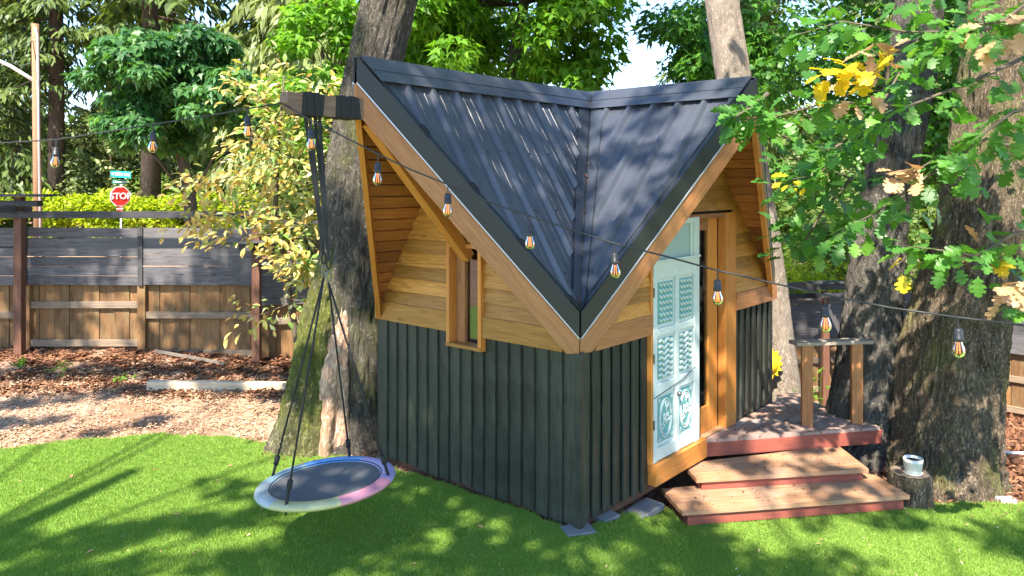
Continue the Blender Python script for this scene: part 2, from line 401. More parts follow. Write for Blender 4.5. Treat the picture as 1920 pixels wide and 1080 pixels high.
# ------------------------------------------------------------------ ground
def axis(a, b, step, far):
    core = list(np.arange(a, b, step)); o = []; d = step; x = b
    while x < far: o.append(x); d *= 1.35; x += d
    o.append(far); l = []; d = step; x = a
    while x > -far: x -= d; d *= 1.35; l.append(x)
    return np.array(l[::-1] + core + o)
xs = axis(-9, 9, .12, 400); ys = axis(2, 15, .12, 400)
X, Y = np.meshgrid(xs, ys); Z = zg(X, Y)
for j in range(X.shape[0]):
    for i in range(X.shape[1]):
        if -9 < X[j, i] < 9 and 6 < Y[j, i] < 13: Z[j, i] += .028 * mn.noise(Vector((X[j, i] * 2.1, Y[j, i] * 2.1, 3))) + .012 * mn.noise(Vector((X[j, i] * 7, Y[j, i] * 7, 1)))
nx = len(xs); V = np.stack([X.ravel(), Y.ravel(), Z.ravel()], 1)
Fs = [(j * nx + i, j * nx + i + 1, (j + 1) * nx + i + 1, (j + 1) * nx + i) for j in range(len(ys) - 1) for i in range(nx - 1)]
gr = mk('ground', V, Fs, M['mulch'], None, None, True); gr['kind'] = 'structure'

edge = [(-9, 6.1), (-4.71, 6.58), (-4.48, 6.64), (-3.91, 6.87), (-3.26, 7.03), (-2.58, 6.94), (-1.98, 6.71), (-1.46, 6.49), (-1.145, 6.27), (-.86, 6.12), (-.447, 5.78), (-.04, 5.5),
        (.32, 5.12), (.5, 5.04), (.66, 5.24), (.93, 5.54), (1.15, 5.83), (1.5, 5.98), (3.14, 5.99), (3.46, 6.02), (4.07, 6.06), (9, 6.5)]
EX = np.array([e[0] for e in edge]); EY = np.array([e[1] for e in edge])
lx = np.arange(-9, 9.01, .08); NT = 50
V = []; Fs = []
for x in lx:
    ye = np.interp(x, EX, EY) + .02 * math.sin(x * 9) + .015 * math.sin(x * 23)
    for j in range(NT + 1):
        y = -1 + (ye + 1) * (j / NT) ** .6; V.append((x, y, float(zg(x, y)) + (.03 if j < NT else -.03)))
for i in range(len(lx) - 1):
    for j in range(NT): a = i * (NT + 1) + j; Fs.append((a, a + NT + 1, a + NT + 2, a + 1))
lawn = mk('lawn', V, Fs, M['turf'], None, None, True); lawn['kind'] = 'structure'

def gn_scatter(name, host_verts, host_faces, tuft, density, smin, smax, seed=1):
    o = mk(name, host_verts, host_faces, tuft.data.materials[0]); o['kind'] = 'stuff'
    g = bpy.data.node_groups.new(name, 'GeometryNodeTree')
    g.interface.new_socket('Geometry', in_out='INPUT', socket_type='NodeSocketGeometry'); g.interface.new_socket('Geometry', in_out='OUTPUT', socket_type='NodeSocketGeometry')
    i = g.nodes.new('NodeGroupInput'); u = g.nodes.new('NodeGroupOutput')
    d = g.nodes.new('GeometryNodeDistributePointsOnFaces'); d.inputs['Density'].default_value = density; d.inputs['Seed'].default_value = seed
    ip = g.nodes.new('GeometryNodeInstanceOnPoints'); oi = g.nodes.new('GeometryNodeObjectInfo'); oi.inputs[0].default_value = tuft; oi.inputs['As Instance'].default_value = True
    rv = g.nodes.new('FunctionNodeRandomValue'); rv.data_type = 'FLOAT_VECTOR'; rv.inputs[0].default_value = (-.15, -.15, 0); rv.inputs[1].default_value = (.15, .15, 6.283)
    rs = g.nodes.new('FunctionNodeRandomValue'); rs.data_type = 'FLOAT'; rs.inputs[2].default_value = smin; rs.inputs[3].default_value = smax
    L = g.links.new
    L(i.outputs[0], d.inputs[0]); L(d.outputs[0], ip.inputs['Points']); L(oi.outputs['Geometry'], ip.inputs['Instance'])
    L(rv.outputs[0], ip.inputs['Rotation']); L(rs.outputs[1], ip.inputs['Scale']); L(ip.outputs[0], u.inputs[0])
    m = o.modifiers.new('scatter', 'NODES'); m.node_group = g
    return o
def proto(me):
    return bpy.data.objects.new(me.name, me)
nb = 46; p = np.zeros((nb, 3)); p[:, :2] = rng.normal(size=(nb, 2)) * .024
xd = rng.normal(size=(nb, 3)) * .45; xd[:, 2] = 1
tuft = proto(scatter('turf_tuft', T_diamond(.085), p, xd, rng.normal(size=(nb, 3)), .017 + .010 * rng.random(nb), M['lf_turf']))
V = []; Fs = []
for i, x in enumerate(np.arange(-5.2, 5.21, .1)):
    ye = np.interp(x, EX, EY) + .02 * math.sin(x * 9) + .015 * math.sin(x * 23) - .01
    for j in range(26):
        y = 4.0 + (ye - 4.0) * j / 25; V.append((x, y, float(zg(x, y)) + .029))
for i in range(104):
    for j in range(25): a = i * 26 + j; Fs.append((a, a + 26, a + 27, a + 1))
gn_scatter('turf_blades', V, Fs, tuft, 1900, .8, 1.25)

def ground_patch(x0, x1, y0f, y1, step=.2):
    V = []; Fs = []; xx = np.arange(x0, x1, step); nyy = 24
    for x in xx:
        a = y0f(x)
        for j in range(nyy): y = a + (y1 - a) * j / (nyy - 1); V.append((x, y, float(zg(x, y)) + .012))
    for i in range(len(xx) - 1):
        for j in range(nyy - 1): a = i * nyy + j; Fs.append((a, a + nyy, a + nyy + 1, a + 1))
    return V, Fs
def chips(nm, mat, k, s, spread, w):
    p = np.zeros((k, 3)); p[:, :2] = rng.uniform(-spread, spread, (k, 2)); p[:, 2] = rng.uniform(0, .014, k)
    xd = rng.normal(size=(k, 3)); xd[:, 2] *= .2; up = rng.normal(size=(k, 3)) * .35; up[:, 2] = 1
    return proto(scatter(nm, T_diamond(w), p, xd, up, s * (.5 + rng.random(k)), mat))
ef = lambda x: float(np.interp(x, EX, EY)) + .02
V, Fs = ground_patch(-7.5, -1.0, ef, 8.9); gn_scatter('tan_leaf_litter', V, Fs, chips('tan_chip', M['chip_tan'], 30, .030, .10, .25), 70, .6, 1.3, 3)
V, Fs = ground_patch(-7.5, -1.0, lambda x: 8.2, 9.7); gn_scatter('brown_leaf_litter', V, Fs, chips('brown_chip', M['chip_brown'], 22, .06, .10, .3), 80, .6, 1.3, 4)
V, Fs = ground_patch(2.9, 8, lambda x: ef(x) + .02, 11.0); gn_scatter('dark_leaf_litter', V, Fs, chips('dark_chip', M['chip_brown'], 22, .05, .10, .3), 80, .6, 1.3, 5)
V, Fs = ground_patch(-1.6, 1.3, lambda x: ef(x) - .02, 6.6, .1); gn_scatter('soil_crumbs_under_hut', V, Fs, chips('soil_chip', M['chip_brown'], 18, .03, .09, .3), 90, .6, 1.3, 6)

# ================================================================== THE HUT
TH = .7163; PX_, PY_ = .4467, 5.0894
LA, LB = 2.0805, 3.2461; OA, OB = 1.034, .511; ZE, ZR, Z1 = 1.48, 3.174, 1.222
AD = Vector((-math.cos(TH), math.sin(TH), 0)); BD = Vector((math.sin(TH), math.cos(TH), 0)); UP = Vector((0, 0, 1))
def L(a, b, z): return Vector((PX_, PY_, 0)) + AD * a + BD * b + UP * z
KA, KB = (ZR - ZE) / (LA / 2), (ZR - ZE) / (LB / 2)
hut = thing('garden_hut', 'small playhouse with a folded black metal roof, golden cedar gables and charred vertical boards', 'playhouse', L(LA / 2, LB / 2, 0))
CEN = (LA / 2, LB / 2)
GB = .20
# ---- inner lining, floor
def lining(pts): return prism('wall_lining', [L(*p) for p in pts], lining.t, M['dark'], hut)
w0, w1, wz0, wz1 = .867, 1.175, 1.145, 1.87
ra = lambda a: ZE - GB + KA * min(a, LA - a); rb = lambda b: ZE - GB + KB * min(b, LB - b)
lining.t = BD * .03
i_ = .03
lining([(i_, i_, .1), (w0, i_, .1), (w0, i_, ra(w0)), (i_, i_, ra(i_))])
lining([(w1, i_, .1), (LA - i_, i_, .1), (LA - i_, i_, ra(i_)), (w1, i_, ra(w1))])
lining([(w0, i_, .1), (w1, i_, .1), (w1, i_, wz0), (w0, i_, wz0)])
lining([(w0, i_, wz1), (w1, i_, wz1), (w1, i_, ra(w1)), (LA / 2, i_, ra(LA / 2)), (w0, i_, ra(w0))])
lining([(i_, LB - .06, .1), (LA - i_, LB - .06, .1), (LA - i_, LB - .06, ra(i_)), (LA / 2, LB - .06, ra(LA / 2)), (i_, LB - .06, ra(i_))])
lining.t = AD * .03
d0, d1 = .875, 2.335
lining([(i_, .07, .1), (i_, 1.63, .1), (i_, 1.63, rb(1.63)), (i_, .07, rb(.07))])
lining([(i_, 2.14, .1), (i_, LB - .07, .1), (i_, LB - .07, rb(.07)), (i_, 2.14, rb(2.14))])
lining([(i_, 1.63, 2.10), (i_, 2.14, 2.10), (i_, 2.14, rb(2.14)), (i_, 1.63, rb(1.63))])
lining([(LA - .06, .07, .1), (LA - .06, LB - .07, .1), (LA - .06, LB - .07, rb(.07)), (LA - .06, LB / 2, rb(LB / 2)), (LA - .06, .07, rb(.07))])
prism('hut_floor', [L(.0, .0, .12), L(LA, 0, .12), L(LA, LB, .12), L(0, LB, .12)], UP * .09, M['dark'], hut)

# ---- vertical charred boards
def vboard(a, b, n, along, wd, z0, z1, sg=1):
    """board standing at (a,b) in the plan, n its outward normal, along the wall direction, one edge proud"""
    rot = Matrix.Rotation(-.16 * sg, 3, 'Z'); nn = rot @ n; c = L(a, b, (z0 + z1) / 2) + n * .012
    return link('siding_board', box_mesh(z1 - z0, wd, .019, M['black'], .004), hut, frame(c, UP, nn))
na, nb_ = 17, 7
wA = LA / na
for k in range(na): vboard((k + .5) * wA, 0, -BD, AD, wA * 1.05, .065 + .012 * math.sin(k * 5), Z1 + .01 if not w0 - .06 < (k + .5) * wA < w1 + .06 else wz0 - .012)
for k in range(nb_): vboard(0, (k + .5) * d0 / nb_, -AD, BD, d0 / nb_ * 1.05, .07 + .01 * math.sin(k * 7), Z1 + .01, -1.3)
for k in range(nb_): vboard(0, d1 + (k + .5) * (LB - d1) / nb_, -AD, BD, (LB - d1) / nb_ * 1.05, .15, Z1 + .01, -1.3)
for k in range(24): vboard(LA, (k + .5) * LB / 24, AD, BD, LB / 24 * 1.05, .07, Z1 + .02)
for k in range(na): vboard((k + .5) * wA, LB, BD, AD, wA * 1.05, .07, Z1 + .02)
board('corner_board', L(-.012, -.012, .05), L(-.012, -.012, Z1), .045, .045, M['black'], hut, -BD)
board('bottom_beam', L(.05, .05, .055), L(LA - .05, .05, .055), .09, .10, M['post'], hut)
board('bottom_beam', L(.05, .05, .058), L(.05, LB - .05, .058), .09, .10, M['post'], hut)
board('corner_foot', L(.03, .03, -.03), L(.03, .03, .1), .09, .09, M['post'], hut, AD)
board('post_bracket', L(.0, .025, .0), L(.0, .025, .07), .05, .006, M['steel'], hut, -AD)
board('post_bracket', L(.05, -.02, .0), L(.05, -.02, .07), .05, .006, M['steel'], hut, -BD)

# ---- lap boards of the gables
def rows(length, K, mat, P3, n, ops, xdir, zoff, pitch=.108, zb0=1.372, top=None):
    z = zb0
    while True:
        zt = z + pitch; e0 = max(.0, (z - (ZE - GB)) / K); e1 = max(.0, (zt - (ZE - GB)) / K)
        if e0 > length / 2 - .03: break
        e1 = min(e1, length / 2 - .005)
        segs = [(e0, length - e0, e1, length - e1)]
        for (o0, o1, oz) in ops:
            if z < oz - .03:
                segs = [(e0, min(o0, length - e0), e1, min(o0, length - e1)), (max(o1, e0), length - e0, max(o1, e1), length - e1)]
        for (b0, b1, t0, t1) in segs:
            if b1 - b0 < .03: continue
            t0 = max(t0, b0); t1 = min(t1, b1)
            if t1 - t0 < .01: t1 = t0 + .01
            j = random.uniform(-.003, .003)
            prism('lap_board', [P3(b0, z) + n * (.030 + j), P3(b1, z) + n * (.030 + j), P3(t1, zt + .006) + n * (.002 + j), P3(t0, zt + .006) + n * (.002 + j)], n * .014, mat, hut, xdir)
        z = zt
PA = lambda a, z: L(a, 0, z); PB = lambda b, z: L(0, b, z)
rows(LA, KA, M['yellow'], PA, -BD, [(w0 - .02, w1 + .02, wz1)], AD, 0)
rows(LB, KB, M['yellow'], PB, -AD, [(d0, d1 - .03, 2.09)], BD, 0)
def band(P3, n, x0, x1, mat, ext=0): prism('belt_board', [P3(x0, Z1), P3(x1, Z1), P3(x1, Z1 + .152), P3(x0, Z1 + .152)], n * .055, mat, hut)
band(PA, -BD, .10, w0 - .03, M['yellow']); band(PA, -BD, w1 + .03, LA + .0, M['yellow'])
band(PB, -AD, .13, d0 - .01, M['rake']); band(PB, -AD, d1 + .005, LB, M['rake'])

# ---- window in the left gable
def box(name, p, q, wd, t, mat, parent, n): return board(name, p, q, wd, t, mat, parent, n)
win = link('window', None, hut, Matrix.Translation(L(LA / 2, 0, 1.5))); fr_ = .034
OW = -BD
for a in (w0 - .012, w1 + .012):
    board('window_jamb', L(a, -.005, wz0 - .03), L(a, -.005, wz1 + .04), fr_, .13, M['orange'], win, OW)
board('window_head', L(w0, -.005, wz1 + .02), L(w1, -.005, wz1 + .02), .034, .128, M['orange'], win, OW)
board('window_sill', L(w0 - .028, -.010, wz0 - .014), L(w1 + .028, -.010, wz0 - .014), .028, .135, M['yellow'], win, OW)
board('sash_stile', L(w1 - .055, .02, wz0), L(w1 - .055, .02, wz1), .09, .035, M['rake'], win, OW)
prism('pane', [L(w0, .035, wz0), L(w1, .035, wz0), L(w1, .035, wz1), L(w0, .035, wz1)], BD * .005, M['glass'], win)

# ---- roof
def rp(a, b, dz=0):
    s = 'x'
    ha = KA * min(a, LA - a); hb = KB * min(b, LB - b); return L(a, b, ZE + max(ha, hb) + dz)
C3 = L(*CEN, ZR); AX = L(LA / 2, -OA, ZR); BX = L(-OB, LB / 2, ZR); AX2 = L(LA / 2, LB + .45, ZR); BX2 = L(LA + .45, LB / 2, ZR)
P00, P10, P01, P11 = L(0, 0, ZE), L(LA, 0, ZE), L(0, LB, ZE), L(LA, LB, ZE)
nA = (UP - (-AD) * -KA).normalized()
def nrm(p, q, r):
    n = (q - p).cross(r - p).normalized(); return n if n.z > 0 else -n
sheets = {}
for key, tri in dict(An=(P00, AX, C3), Al=(P10, AX, C3), Bn=(P00, BX, C3), Bf=(P01, BX, C3), A2n=(P01, AX2, C3), A2l=(P11, AX2, C3), B2n=(P10, BX2, C3), B2f=(P11, BX2, C3)).items():
    n = nrm(*tri); d = tri[2] - tri[1]
    sheets[key] = (prism('roof_sheet', [p - n * .016 for p in tri], n * .014, M['roof'], hut), n)
def rib(p, q, n, wb, wt, h, parent, cut=None):
    d = (q - p).normalized(); s = d.cross(n).normalized(); V = []
    for e in (p, q):
        for x, y in ((-wb / 2, -.004), (-wt / 2, h), (wt / 2, h), (wb / 2, -.004)):
            V.append(e + s * x + n * y + (d * (-cut[1] * x * s.dot(cut[0])) if e is q and cut else Vector((0, 0, 0))))
    mk('rib', V, [(0, 1, 5, 4), (1, 2, 6, 5), (2, 3, 7, 6), (0, 3, 2, 1), (4, 5, 6, 7)], M['roof'], parent)
def ribs_A(key, sgn, o, near):
    sh, n = sheets[key]; b = -o + .10; k = 0
    while b < LB / 2 - .12:
        m = .5 + .5 * (k % 2 == 0)
        if b < 0: e = (LA / 2) * (-b / o)
        else: e = b * LA / LB
        hw = LA / 2; e = e + (.05 if b < 0 else .10 * LA / LB + .03); top = hw - .075
        if top - e > .05:
            f = (lambda x: x) if near else (lambda x: LA - x)
            P_ = lambda a: L(f(a), b, ZE + KA * a)
            cu = (BD, (LA / LB if b > 0 else -(LA / 2) / o) * math.sqrt(1 + KA * KA))
            if k % 3 == 0: rib(P_(top), P_(e), n, .066, .028, .030, sh, cu)
            else: rib(P_(top), P_(e), n, .016, .006, .0022, sh, cu)
        b += .0775; k += 1
def ribs_B(key, o, near):
    sh, n = sheets[key]; a = -o + .10; k = 0
    while a < LA / 2 - .08:
        e = (LB / 2) * (-a / o) + .09 if a < 0 else a * LB / LA + .19
        top = LB / 2 - .09
        if top - e > .05:
            f = (lambda x: x) if near else (lambda x: LB - x)
            P_ = lambda b: L(a, f(b), ZE + KB * b)
            cu = (AD, (LB / LA if a > 0 else -(LB / 2) / o) * math.sqrt(1 + KB * KB))
            if k % 3 == 0: rib(P_(top), P_(e), n, .066, .028, .030, sh, cu)
            else: rib(P_(top), P_(e), n, .016, .006, .0022, sh, cu)
        a += .0775; k += 1
ribs_A('An', 1, OA, True); ribs_A('Al', 1, OA, False); ribs_B('Bn', OB, True); ribs_B('Bf', OB, False)
def flange(name, p, q, inward, n, wdt, mat, lift=.004, th=.003, parent=hut):
    inward = (inward - n * inward.dot(n)); d = (q - p).normalized(); inward = (inward - d * inward.dot(d)).normalized()
    return prism(name, [p + n * lift, q + n * lift, q + inward * wdt + n * lift, p + inward * wdt + n * lift], n * th, mat, parent)
def quadcap(name, pts, n, mat, lift): return prism(name, [p + n * lift for p in pts], n * .004, mat, hut)
# ridge caps: one folded strip on each side, tips mitred along the rakes
def lerp(p, q, t): return p + (q - p) * t
for key, apex, eave in (('An', AX, P00), ('Al', AX, P10), ('Bn', BX, P00), ('Bf', BX, P01)):
    n = sheets[key][1]; wv = .095 if key[0] == 'A' else .10
    quadcap('ridge_cap', [apex, C3, lerp(C3, eave, wv), lerp(apex, eave, wv)], n, M['roof'], .034)
    quadcap('ridge_cap', [apex, C3, lerp(C3, eave, wv * .55), lerp(apex, eave, wv * .55)], n, M['roof'], .039)
    # rake flashing lying on the sheet
    d = lerp(C3, eave, 0) - apex; s = .115 / (C3 - apex).length
    quadcap('rake_flashing', [apex, eave, lerp(eave, C3, .008), lerp(apex, C3, s * .15)], n, M['trimblack'], .030)
# valley
for key, apex in (('An', AX), ('Bn', BX)):
    n = sheets[key][1]; quadcap('valley_flashing', [C3, P00, lerp(P00, apex, .035), lerp(C3, apex, .075 if key == 'An' else .10)], n, M['flash'], .012)
tube('valley_seam', [C3 + UP * .035, P00 + UP * .03], .006, M['trimblack'], hut, 6)
# rakes: black face, silver drip edge, timber board below it, cut level at the belt line
def rake(name, e, ap, outn, matw, zc=Z1, inner=True):
    """vertical band under the line e (eave) - ap (apex)"""
    def vb(nm, z0, z1, off, th, mat):
        pe0, pa0 = e + UP * z0, ap + UP * z0; pe1, pa1 = e + UP * z1, ap + UP * z1
        pts = [pa1, pa0]
        if pe0.z < zc:
            t = (zc - pe0.z) / (pa0.z - pe0.z); q = lerp(pe0, pa0, t); pts += [q, Vector((e.x, e.y, zc))]
        else: pts += [pe0]
        pts += [pe1]
        return prism(nm, [p + outn * off for p in pts], -outn * th, mat, hut, ap - e)
    vb('fascia_trim', -.150, .018, .030, .012, M['trimblack'])
    vb('drip_edge', -.162, -.151, .034, .012, M['drip'])
    vb('rake_board', -.355, -.158, .020, .038, matw)
def outn(e, ap, away):
    d = (ap - e); d.z = 0; n = d.cross(UP).normalized(); return n if n.dot(away) > 0 else -n
rake('a', P00, AX, outn(P00, AX, -BD), M['rake']); rake('a', P10, AX, outn(P10, AX, -BD + AD), M['orange'])
rake('b', P00, BX, outn(P00, BX, -AD), M['rake']); rake('b', P01, BX, outn(P01, BX, -AD + BD), M['orange'])
rake('a', P01, AX2, outn(P01, AX2, BD), M['rake']); rake('a', P11, AX2, outn(P11, AX2, BD), M['rake'])
rake('b', P10, BX2, outn(P10, BX2, AD), M['rake']); rake('b', P11, BX2, outn(P11, BX2, AD), M['rake'])
# soffit boards under the overhangs
def soffit(P_, half, over, K, mirror, length, mat):
    """boards parallel to the ridge, from the wall to the rake"""
    s = 0.0; st = .105 / math.sqrt(1 + K * K)
    while s < half - .01:
        s2 = min(s + st - .006, half); z0, z1 = ZE + K * s - .20, ZE + K * s2 - .20
        f = (lambda x: length - x) if mirror else (lambda x: x)
        o0, o1 = over * s / half - .0, over * s2 / half
        if o1 > .02:
            pts = [P_(f(s), 0.0, z0), P_(f(s2), 0.0, z1), P_(f(s2), -o1, z1), P_(f(s), -max(o0, .001), z0)]
            n = nrm(*pts[:3]); prism('soffit_board', pts, n * .02, M['soffit'], hut, pts[2] - pts[1])
        s += st
soffit(lambda a, o, z: L(a, o, z), LA / 2, OA - .02, KA, True, LA, None); soffit(lambda a, o, z: L(a, o, z), LA / 2, OA - .02, KA, False, LA, None)
soffit(lambda b, o, z: L(o, b, z), LB / 2, OB - .02, KB, True, LB, None); soffit(lambda b, o, z: L(o, b, z), LB / 2, OB - .02, KB, False, LB, None)
# ridge beam that carries the swing, and its knee brace
bz = 2.845; BT = OA + .55
bo = lambda b: L(LA / 2, b, bz)
pr = [(-BT + .05, -.065), (-BT, .0), (-BT + .01, .065), (LB / 2, .065), (LB / 2, -.065)]
beam = prism('ridge_beam', [L(LA / 2 - .045, b, bz + z) for b, z in pr], AD * .09, M['beamwood'], hut, BD)
brace = board('knee_brace', L(LA / 2, -.0, 1.80), L(LA / 2, -OA + .10, 2.77), .085, .085, M['orange'], hut, AD)
for b, wd in ((-OA - .37, .15), (-OA - .11, .19)):
    wr = link('strap_wrap', None, hut, Matrix.Translation(bo(b)))
    m_ = 5
    for k in range(m_):
        g = (k - (m_ - 1) / 2) * wd / m_ * random.uniform(.85, 1.0); t = .006 + .004 * (k % 2)
        board('webbing_turn', L(LA / 2, b + g - .02, bz + random.uniform(-.004, .004)), L(LA / 2, b + g + .022, bz + random.uniform(-.004, .004)), .09 + 2 * t, .13 + 2 * t, M['strap'], wr, UP, .008)
# ---- door side
def Q(b, z, o): return L(-o, b, z)
def pbox(name, b0, b1, z0, z1, o0, o1, mat, parent, vert=None):
    """box on the door wall between b0..b1, z0..z1, standing out o0..o1; grain along its longer side"""
    if (z1 - z0) > (b1 - b0): return board(name, Q((b0 + b1) / 2, z0, (o0 + o1) / 2), Q((b0 + b1) / 2, z1, (o0 + o1) / 2), b1 - b0, o1 - o0, mat, parent, -AD)
    return board(name, Q(b0, (z0 + z1) / 2, (o0 + o1) / 2), Q(b1, (z0 + z1) / 2, (o0 + o1) / 2), z1 - z0, o1 - o0, mat, parent, -AD)
pbox('door_sill', .868, 1.69, .085, .240, .0, .085, M['orange'], hut)
pbox('door_casing', 2.13, d1, .21, 2.106, -.03, .045, M['orange'], hut)
pbox('door_head', .865, 2.13, 2.066, 2.106, -.03, .047, M['rake'], hut)
pbox('door_casing', .858, .884, .24, 2.06, -.02, .050, M['orange'], hut)
gd = link('glass_door', None, hut, Matrix.Translation(Q(1.9, .21, -.03)))
pbox('stile', 1.955, 2.128, .215, 2.06, -.075, -.035, M['orange'], gd); pbox('stile', 1.60, 1.66, .215, 2.06, -.075, -.035, M['orange'], gd)
pbox('bottom_rail', 1.66, 1.955, .215, .44, -.073, -.037, M['orange'], gd); pbox('top_rail', 1.66, 1.955, 1.96, 2.06, -.073, -.037, M['rake'], gd)
pbox('pane', 1.66, 1.955, .44, 1.96, -.058, -.052, M['glass'], gd)
pbox('threshold', 1.63, 2.13, .19, .215, -.12, .02, M['tread'], hut)
md = link('mint_door', None, hut, Matrix.Translation(Q(1.25, .24, .03))); md['label'] = 'tall mint painted door leaf with carved panels and a glass top light'
m0, m1 = .890, 1.622
pbox('door_slab', m0 + .003, m1 - .003, .247, 1.765, .006, .030, M['mint'], md)
for b0, b1 in ((m0, m0 + .055), (1.232, 1.282), (m1 - .085, m1)):
    pbox('stile', b0, b1, .245, 2.085 if b0 != 1.232 else 1.70, .030, .052, M['mint'], md)
for z0, z1 in ((.247, .345), (.745, .83), (1.195, 1.25), (1.63, 1.765), (2.04, 2.083)):
    for b0, b1 in (((m0 + .055, 1.232), (1.282, m1 - .085)) if z0 < 1.6 else ((m0 + .055, m1 - .085),)):
        pbox('rail', b0, b1, z0, z1, .030, .049, M['mint'], md)
pbox('top_light', m0 + .055, m1 - .085, 1.765, 2.04, .018, .024, M['mintpanel'], md)
pbox('top_light_bead', m1 - .125, m1 - .085, 1.765, 2.04, .024, .040, M['mint'], md)
pbox('drip_moulding', m0 - .004, m1 - .002, 1.755, 1.775, .049, .064, M['mint'], md)
tube('door_crack', [Q(m0, .735, .053), Q(1.1, .765, .055), Q(1.35, .80, .055), Q(m1 - .085, .86, .054)], .003, M['trimblack'], md, 5)
for z0, z1, kind in ((1.25, 1.63, 'w'), (.83, 1.195, 'v'), (.345, .745, 'm')):
    for b0, b1 in ((.975, 1.205), (1.30, 1.515)):
        pz0, pz1 = z0 + .03, z1 - .03
        pn = pbox('carved_panel', b0, b1, pz0, pz1, .030, .036, M['mintdeep'], md)
        V = []; Fs = []
        if kind in 'wv':
            nw = 7
            for k in range(nw):
                zc = pz0 + (k + .5) * (pz1 - pz0) / nw; am = .013 if kind == 'v' else .010
                if kind == 'v': pts = [Q(b0 + .012 + (b1 - b0 - .024) * t / 16, zc + am * math.sin(t / 16 * 4 * math.pi), .038) for t in range(17)]; tube_vf(pts, .0125, 6, V, Fs)
                else:
                    for h in range(4):
                        bb = b0 + .02 + h * (b1 - b0 - .03) / 4; tube_vf([Q(bb, zc + .014, .037), Q(bb + .022, zc - .002, .041), Q(bb + .045, zc - .012, .037)], [.005, .013, .004], 5, V, Fs)
        else:
            bc, zc = (b0 + b1) / 2, (pz0 + pz1) / 2; rx, rz = (b1 - b0) * .40, (pz1 - pz0) * .44
            for s in (1, .86): tube_vf([Q(bc + rx * s * math.cos(2 * math.pi * t / 28), zc + rz * s * math.sin(2 * math.pi * t / 28), .038) for t in range(29)], .005, 5, V, Fs)
            gg = random.Random(5)
            for k in range(16):       # curling foliage in the medallion
                an = gg.uniform(0, 6.28); rr = gg.uniform(.1, .72); q = (bc + rx * rr * math.cos(an), zc + rz * rr * math.sin(an)); a2 = gg.uniform(0, 6.28)
                pts = [Q(q[0] + (.006 + .0035 * t) * math.cos(a2 + t * .7), q[1] + (.006 + .0035 * t) * math.sin(a2 + t * .7), .038 + .003 * math.sin(t)) for t in range(7)]
                tube_vf(pts, [.002, .004, .006, .007, .006, .004, .002], 5, V, Fs)
            for k in range(8):
                for cx_, cz_ in ((b0 + .02, pz0 + .02), (b1 - .02, pz0 + .02), (b0 + .02, pz1 - .02), (b1 - .02, pz1 - .02)):
                    a2 = k * .8; tube_vf([Q(cx_, cz_, .037), Q(cx_ + .02 * math.cos(a2), cz_ + .02 * math.sin(a2), .039)], [.004, .002], 4, V, Fs)
        mk('carving', V, Fs, M['mint'], pn, None, True)
V = []; Fs = []
for z in (.5, 1.0, 1.5): tube_vf([Q(m0 - .004, z, .055), Q(m0 - .004, z + .07, .055)], .008, 8, V, Fs)
mk('hinges', V, Fs, M['steel'], md)
lathe('door_knob', [(.001, 0), (.014, .002), (.02, .016), (.012, .03), (.001, .034)], M['steel'], md, None, 12, True, frame(Q(1.26, .70, .05), UP, -AD))

# ---- paving blocks at the corner
for nm, x, y, sx, sy, rz, lab in (('paver', .44, 5.06, .20, .15, .3, 'flat concrete block under the front corner of the hut'),
                                 ('paver', .66, 5.27, .16, .10, .75, 'small grey block in the turf just right of the hut corner'),
                                 ('paver', .93, 5.56, .45, .16, .85, 'long grey slab along the hut side beneath the mint door')):
    o = link('paver', box_mesh(sx, sy, .05, M['concrete'], .008), None, Matrix.Translation((x, y, float(zg(x, y)) + .035)) @ Matrix.Rotation(rz, 4, 'Z') @ Matrix.Rotation(random.uniform(-.08, .08), 4, 'X'))
    tag(o, lab, 'paving block')

# ================================================================== DECK AND STEPS
def clip(poly, n, d):                # keep points with n.p >= d
    outp = []
    for i in range(len(poly)):
        a, b = poly[i], poly[(i + 1) % len(poly)]; da, db = a[0] * n[0] + a[1] * n[1] - d, b[0] * n[0] + b[1] * n[1] - d
        if da >= 0: outp.append(a)
        if (da >= 0) != (db >= 0): t = da / (da - db); outp.append((a[0] + (b[0] - a[0]) * t, a[1] + (b[1] - a[1]) * t))
    return outp
def planks(name, poly, dr, wd, z, th, mat, parent, gap=.006, jit=.003):
    dr = Vector(dr).normalized(); n = (-dr.y, dr.x); ds = [p[0] * n[0] + p[1] * n[1] for p in poly]; d = min(ds)
    while d < max(ds) - .005:
        q = clip(clip(poly, n, d), (-n[0], -n[1]), -(d + wd - gap))
        if len(q) > 2: 
            j = random.uniform(-jit, jit); prism(name, [(x, y, z - th + j) for x, y in q], (0, 0, th), mat, parent, (dr.x, dr.y, 0))
        d += wd
DZ = .21
deck = thing('wooden_deck', 'small weathered deck of diagonal boards with a red rim in front of the glass door', 'deck', (2.5, 6.9, DZ))
dpoly = [(1.55, 6.36), (3.25, 6.71), (3.24, 6.83), (3.05, 7.12), (2.94, 7.78), (2.72, 7.80), (2.63, 7.545), (1.62, 6.385)]
planks('deck_board', dpoly, (BD.x, BD.y, 0), .118, DZ, .028, M['deck'], deck)
def rim(p, q, z0, z1, off): 
    p = Vector((*p, 0)); q = Vector((*q, 0)); d = (q - p).normalized(); n = d.cross(UP); c = (z0 + z1) / 2
    return board('rim_joist', p + n * off + UP * c, q + n * off + UP * c, .04, z1 - z0, M['redwood'], deck)
rim((1.57, 6.37), (3.27, 6.72), .065, .182, -.01); rim((3.24, 6.73), (3.03, 7.12), .065, .182, -.01)
rim((2.2, 6.72), (3.16, 6.94), -.05, .10, -.0)
for x, y in ((2.6, 7.1), (3.0, 6.95)): board('deck_leg', (x, y, float(zg(x, y)) - .1), (x, y, .18), .09, .09, M['post'], deck, (1, 0, 0))
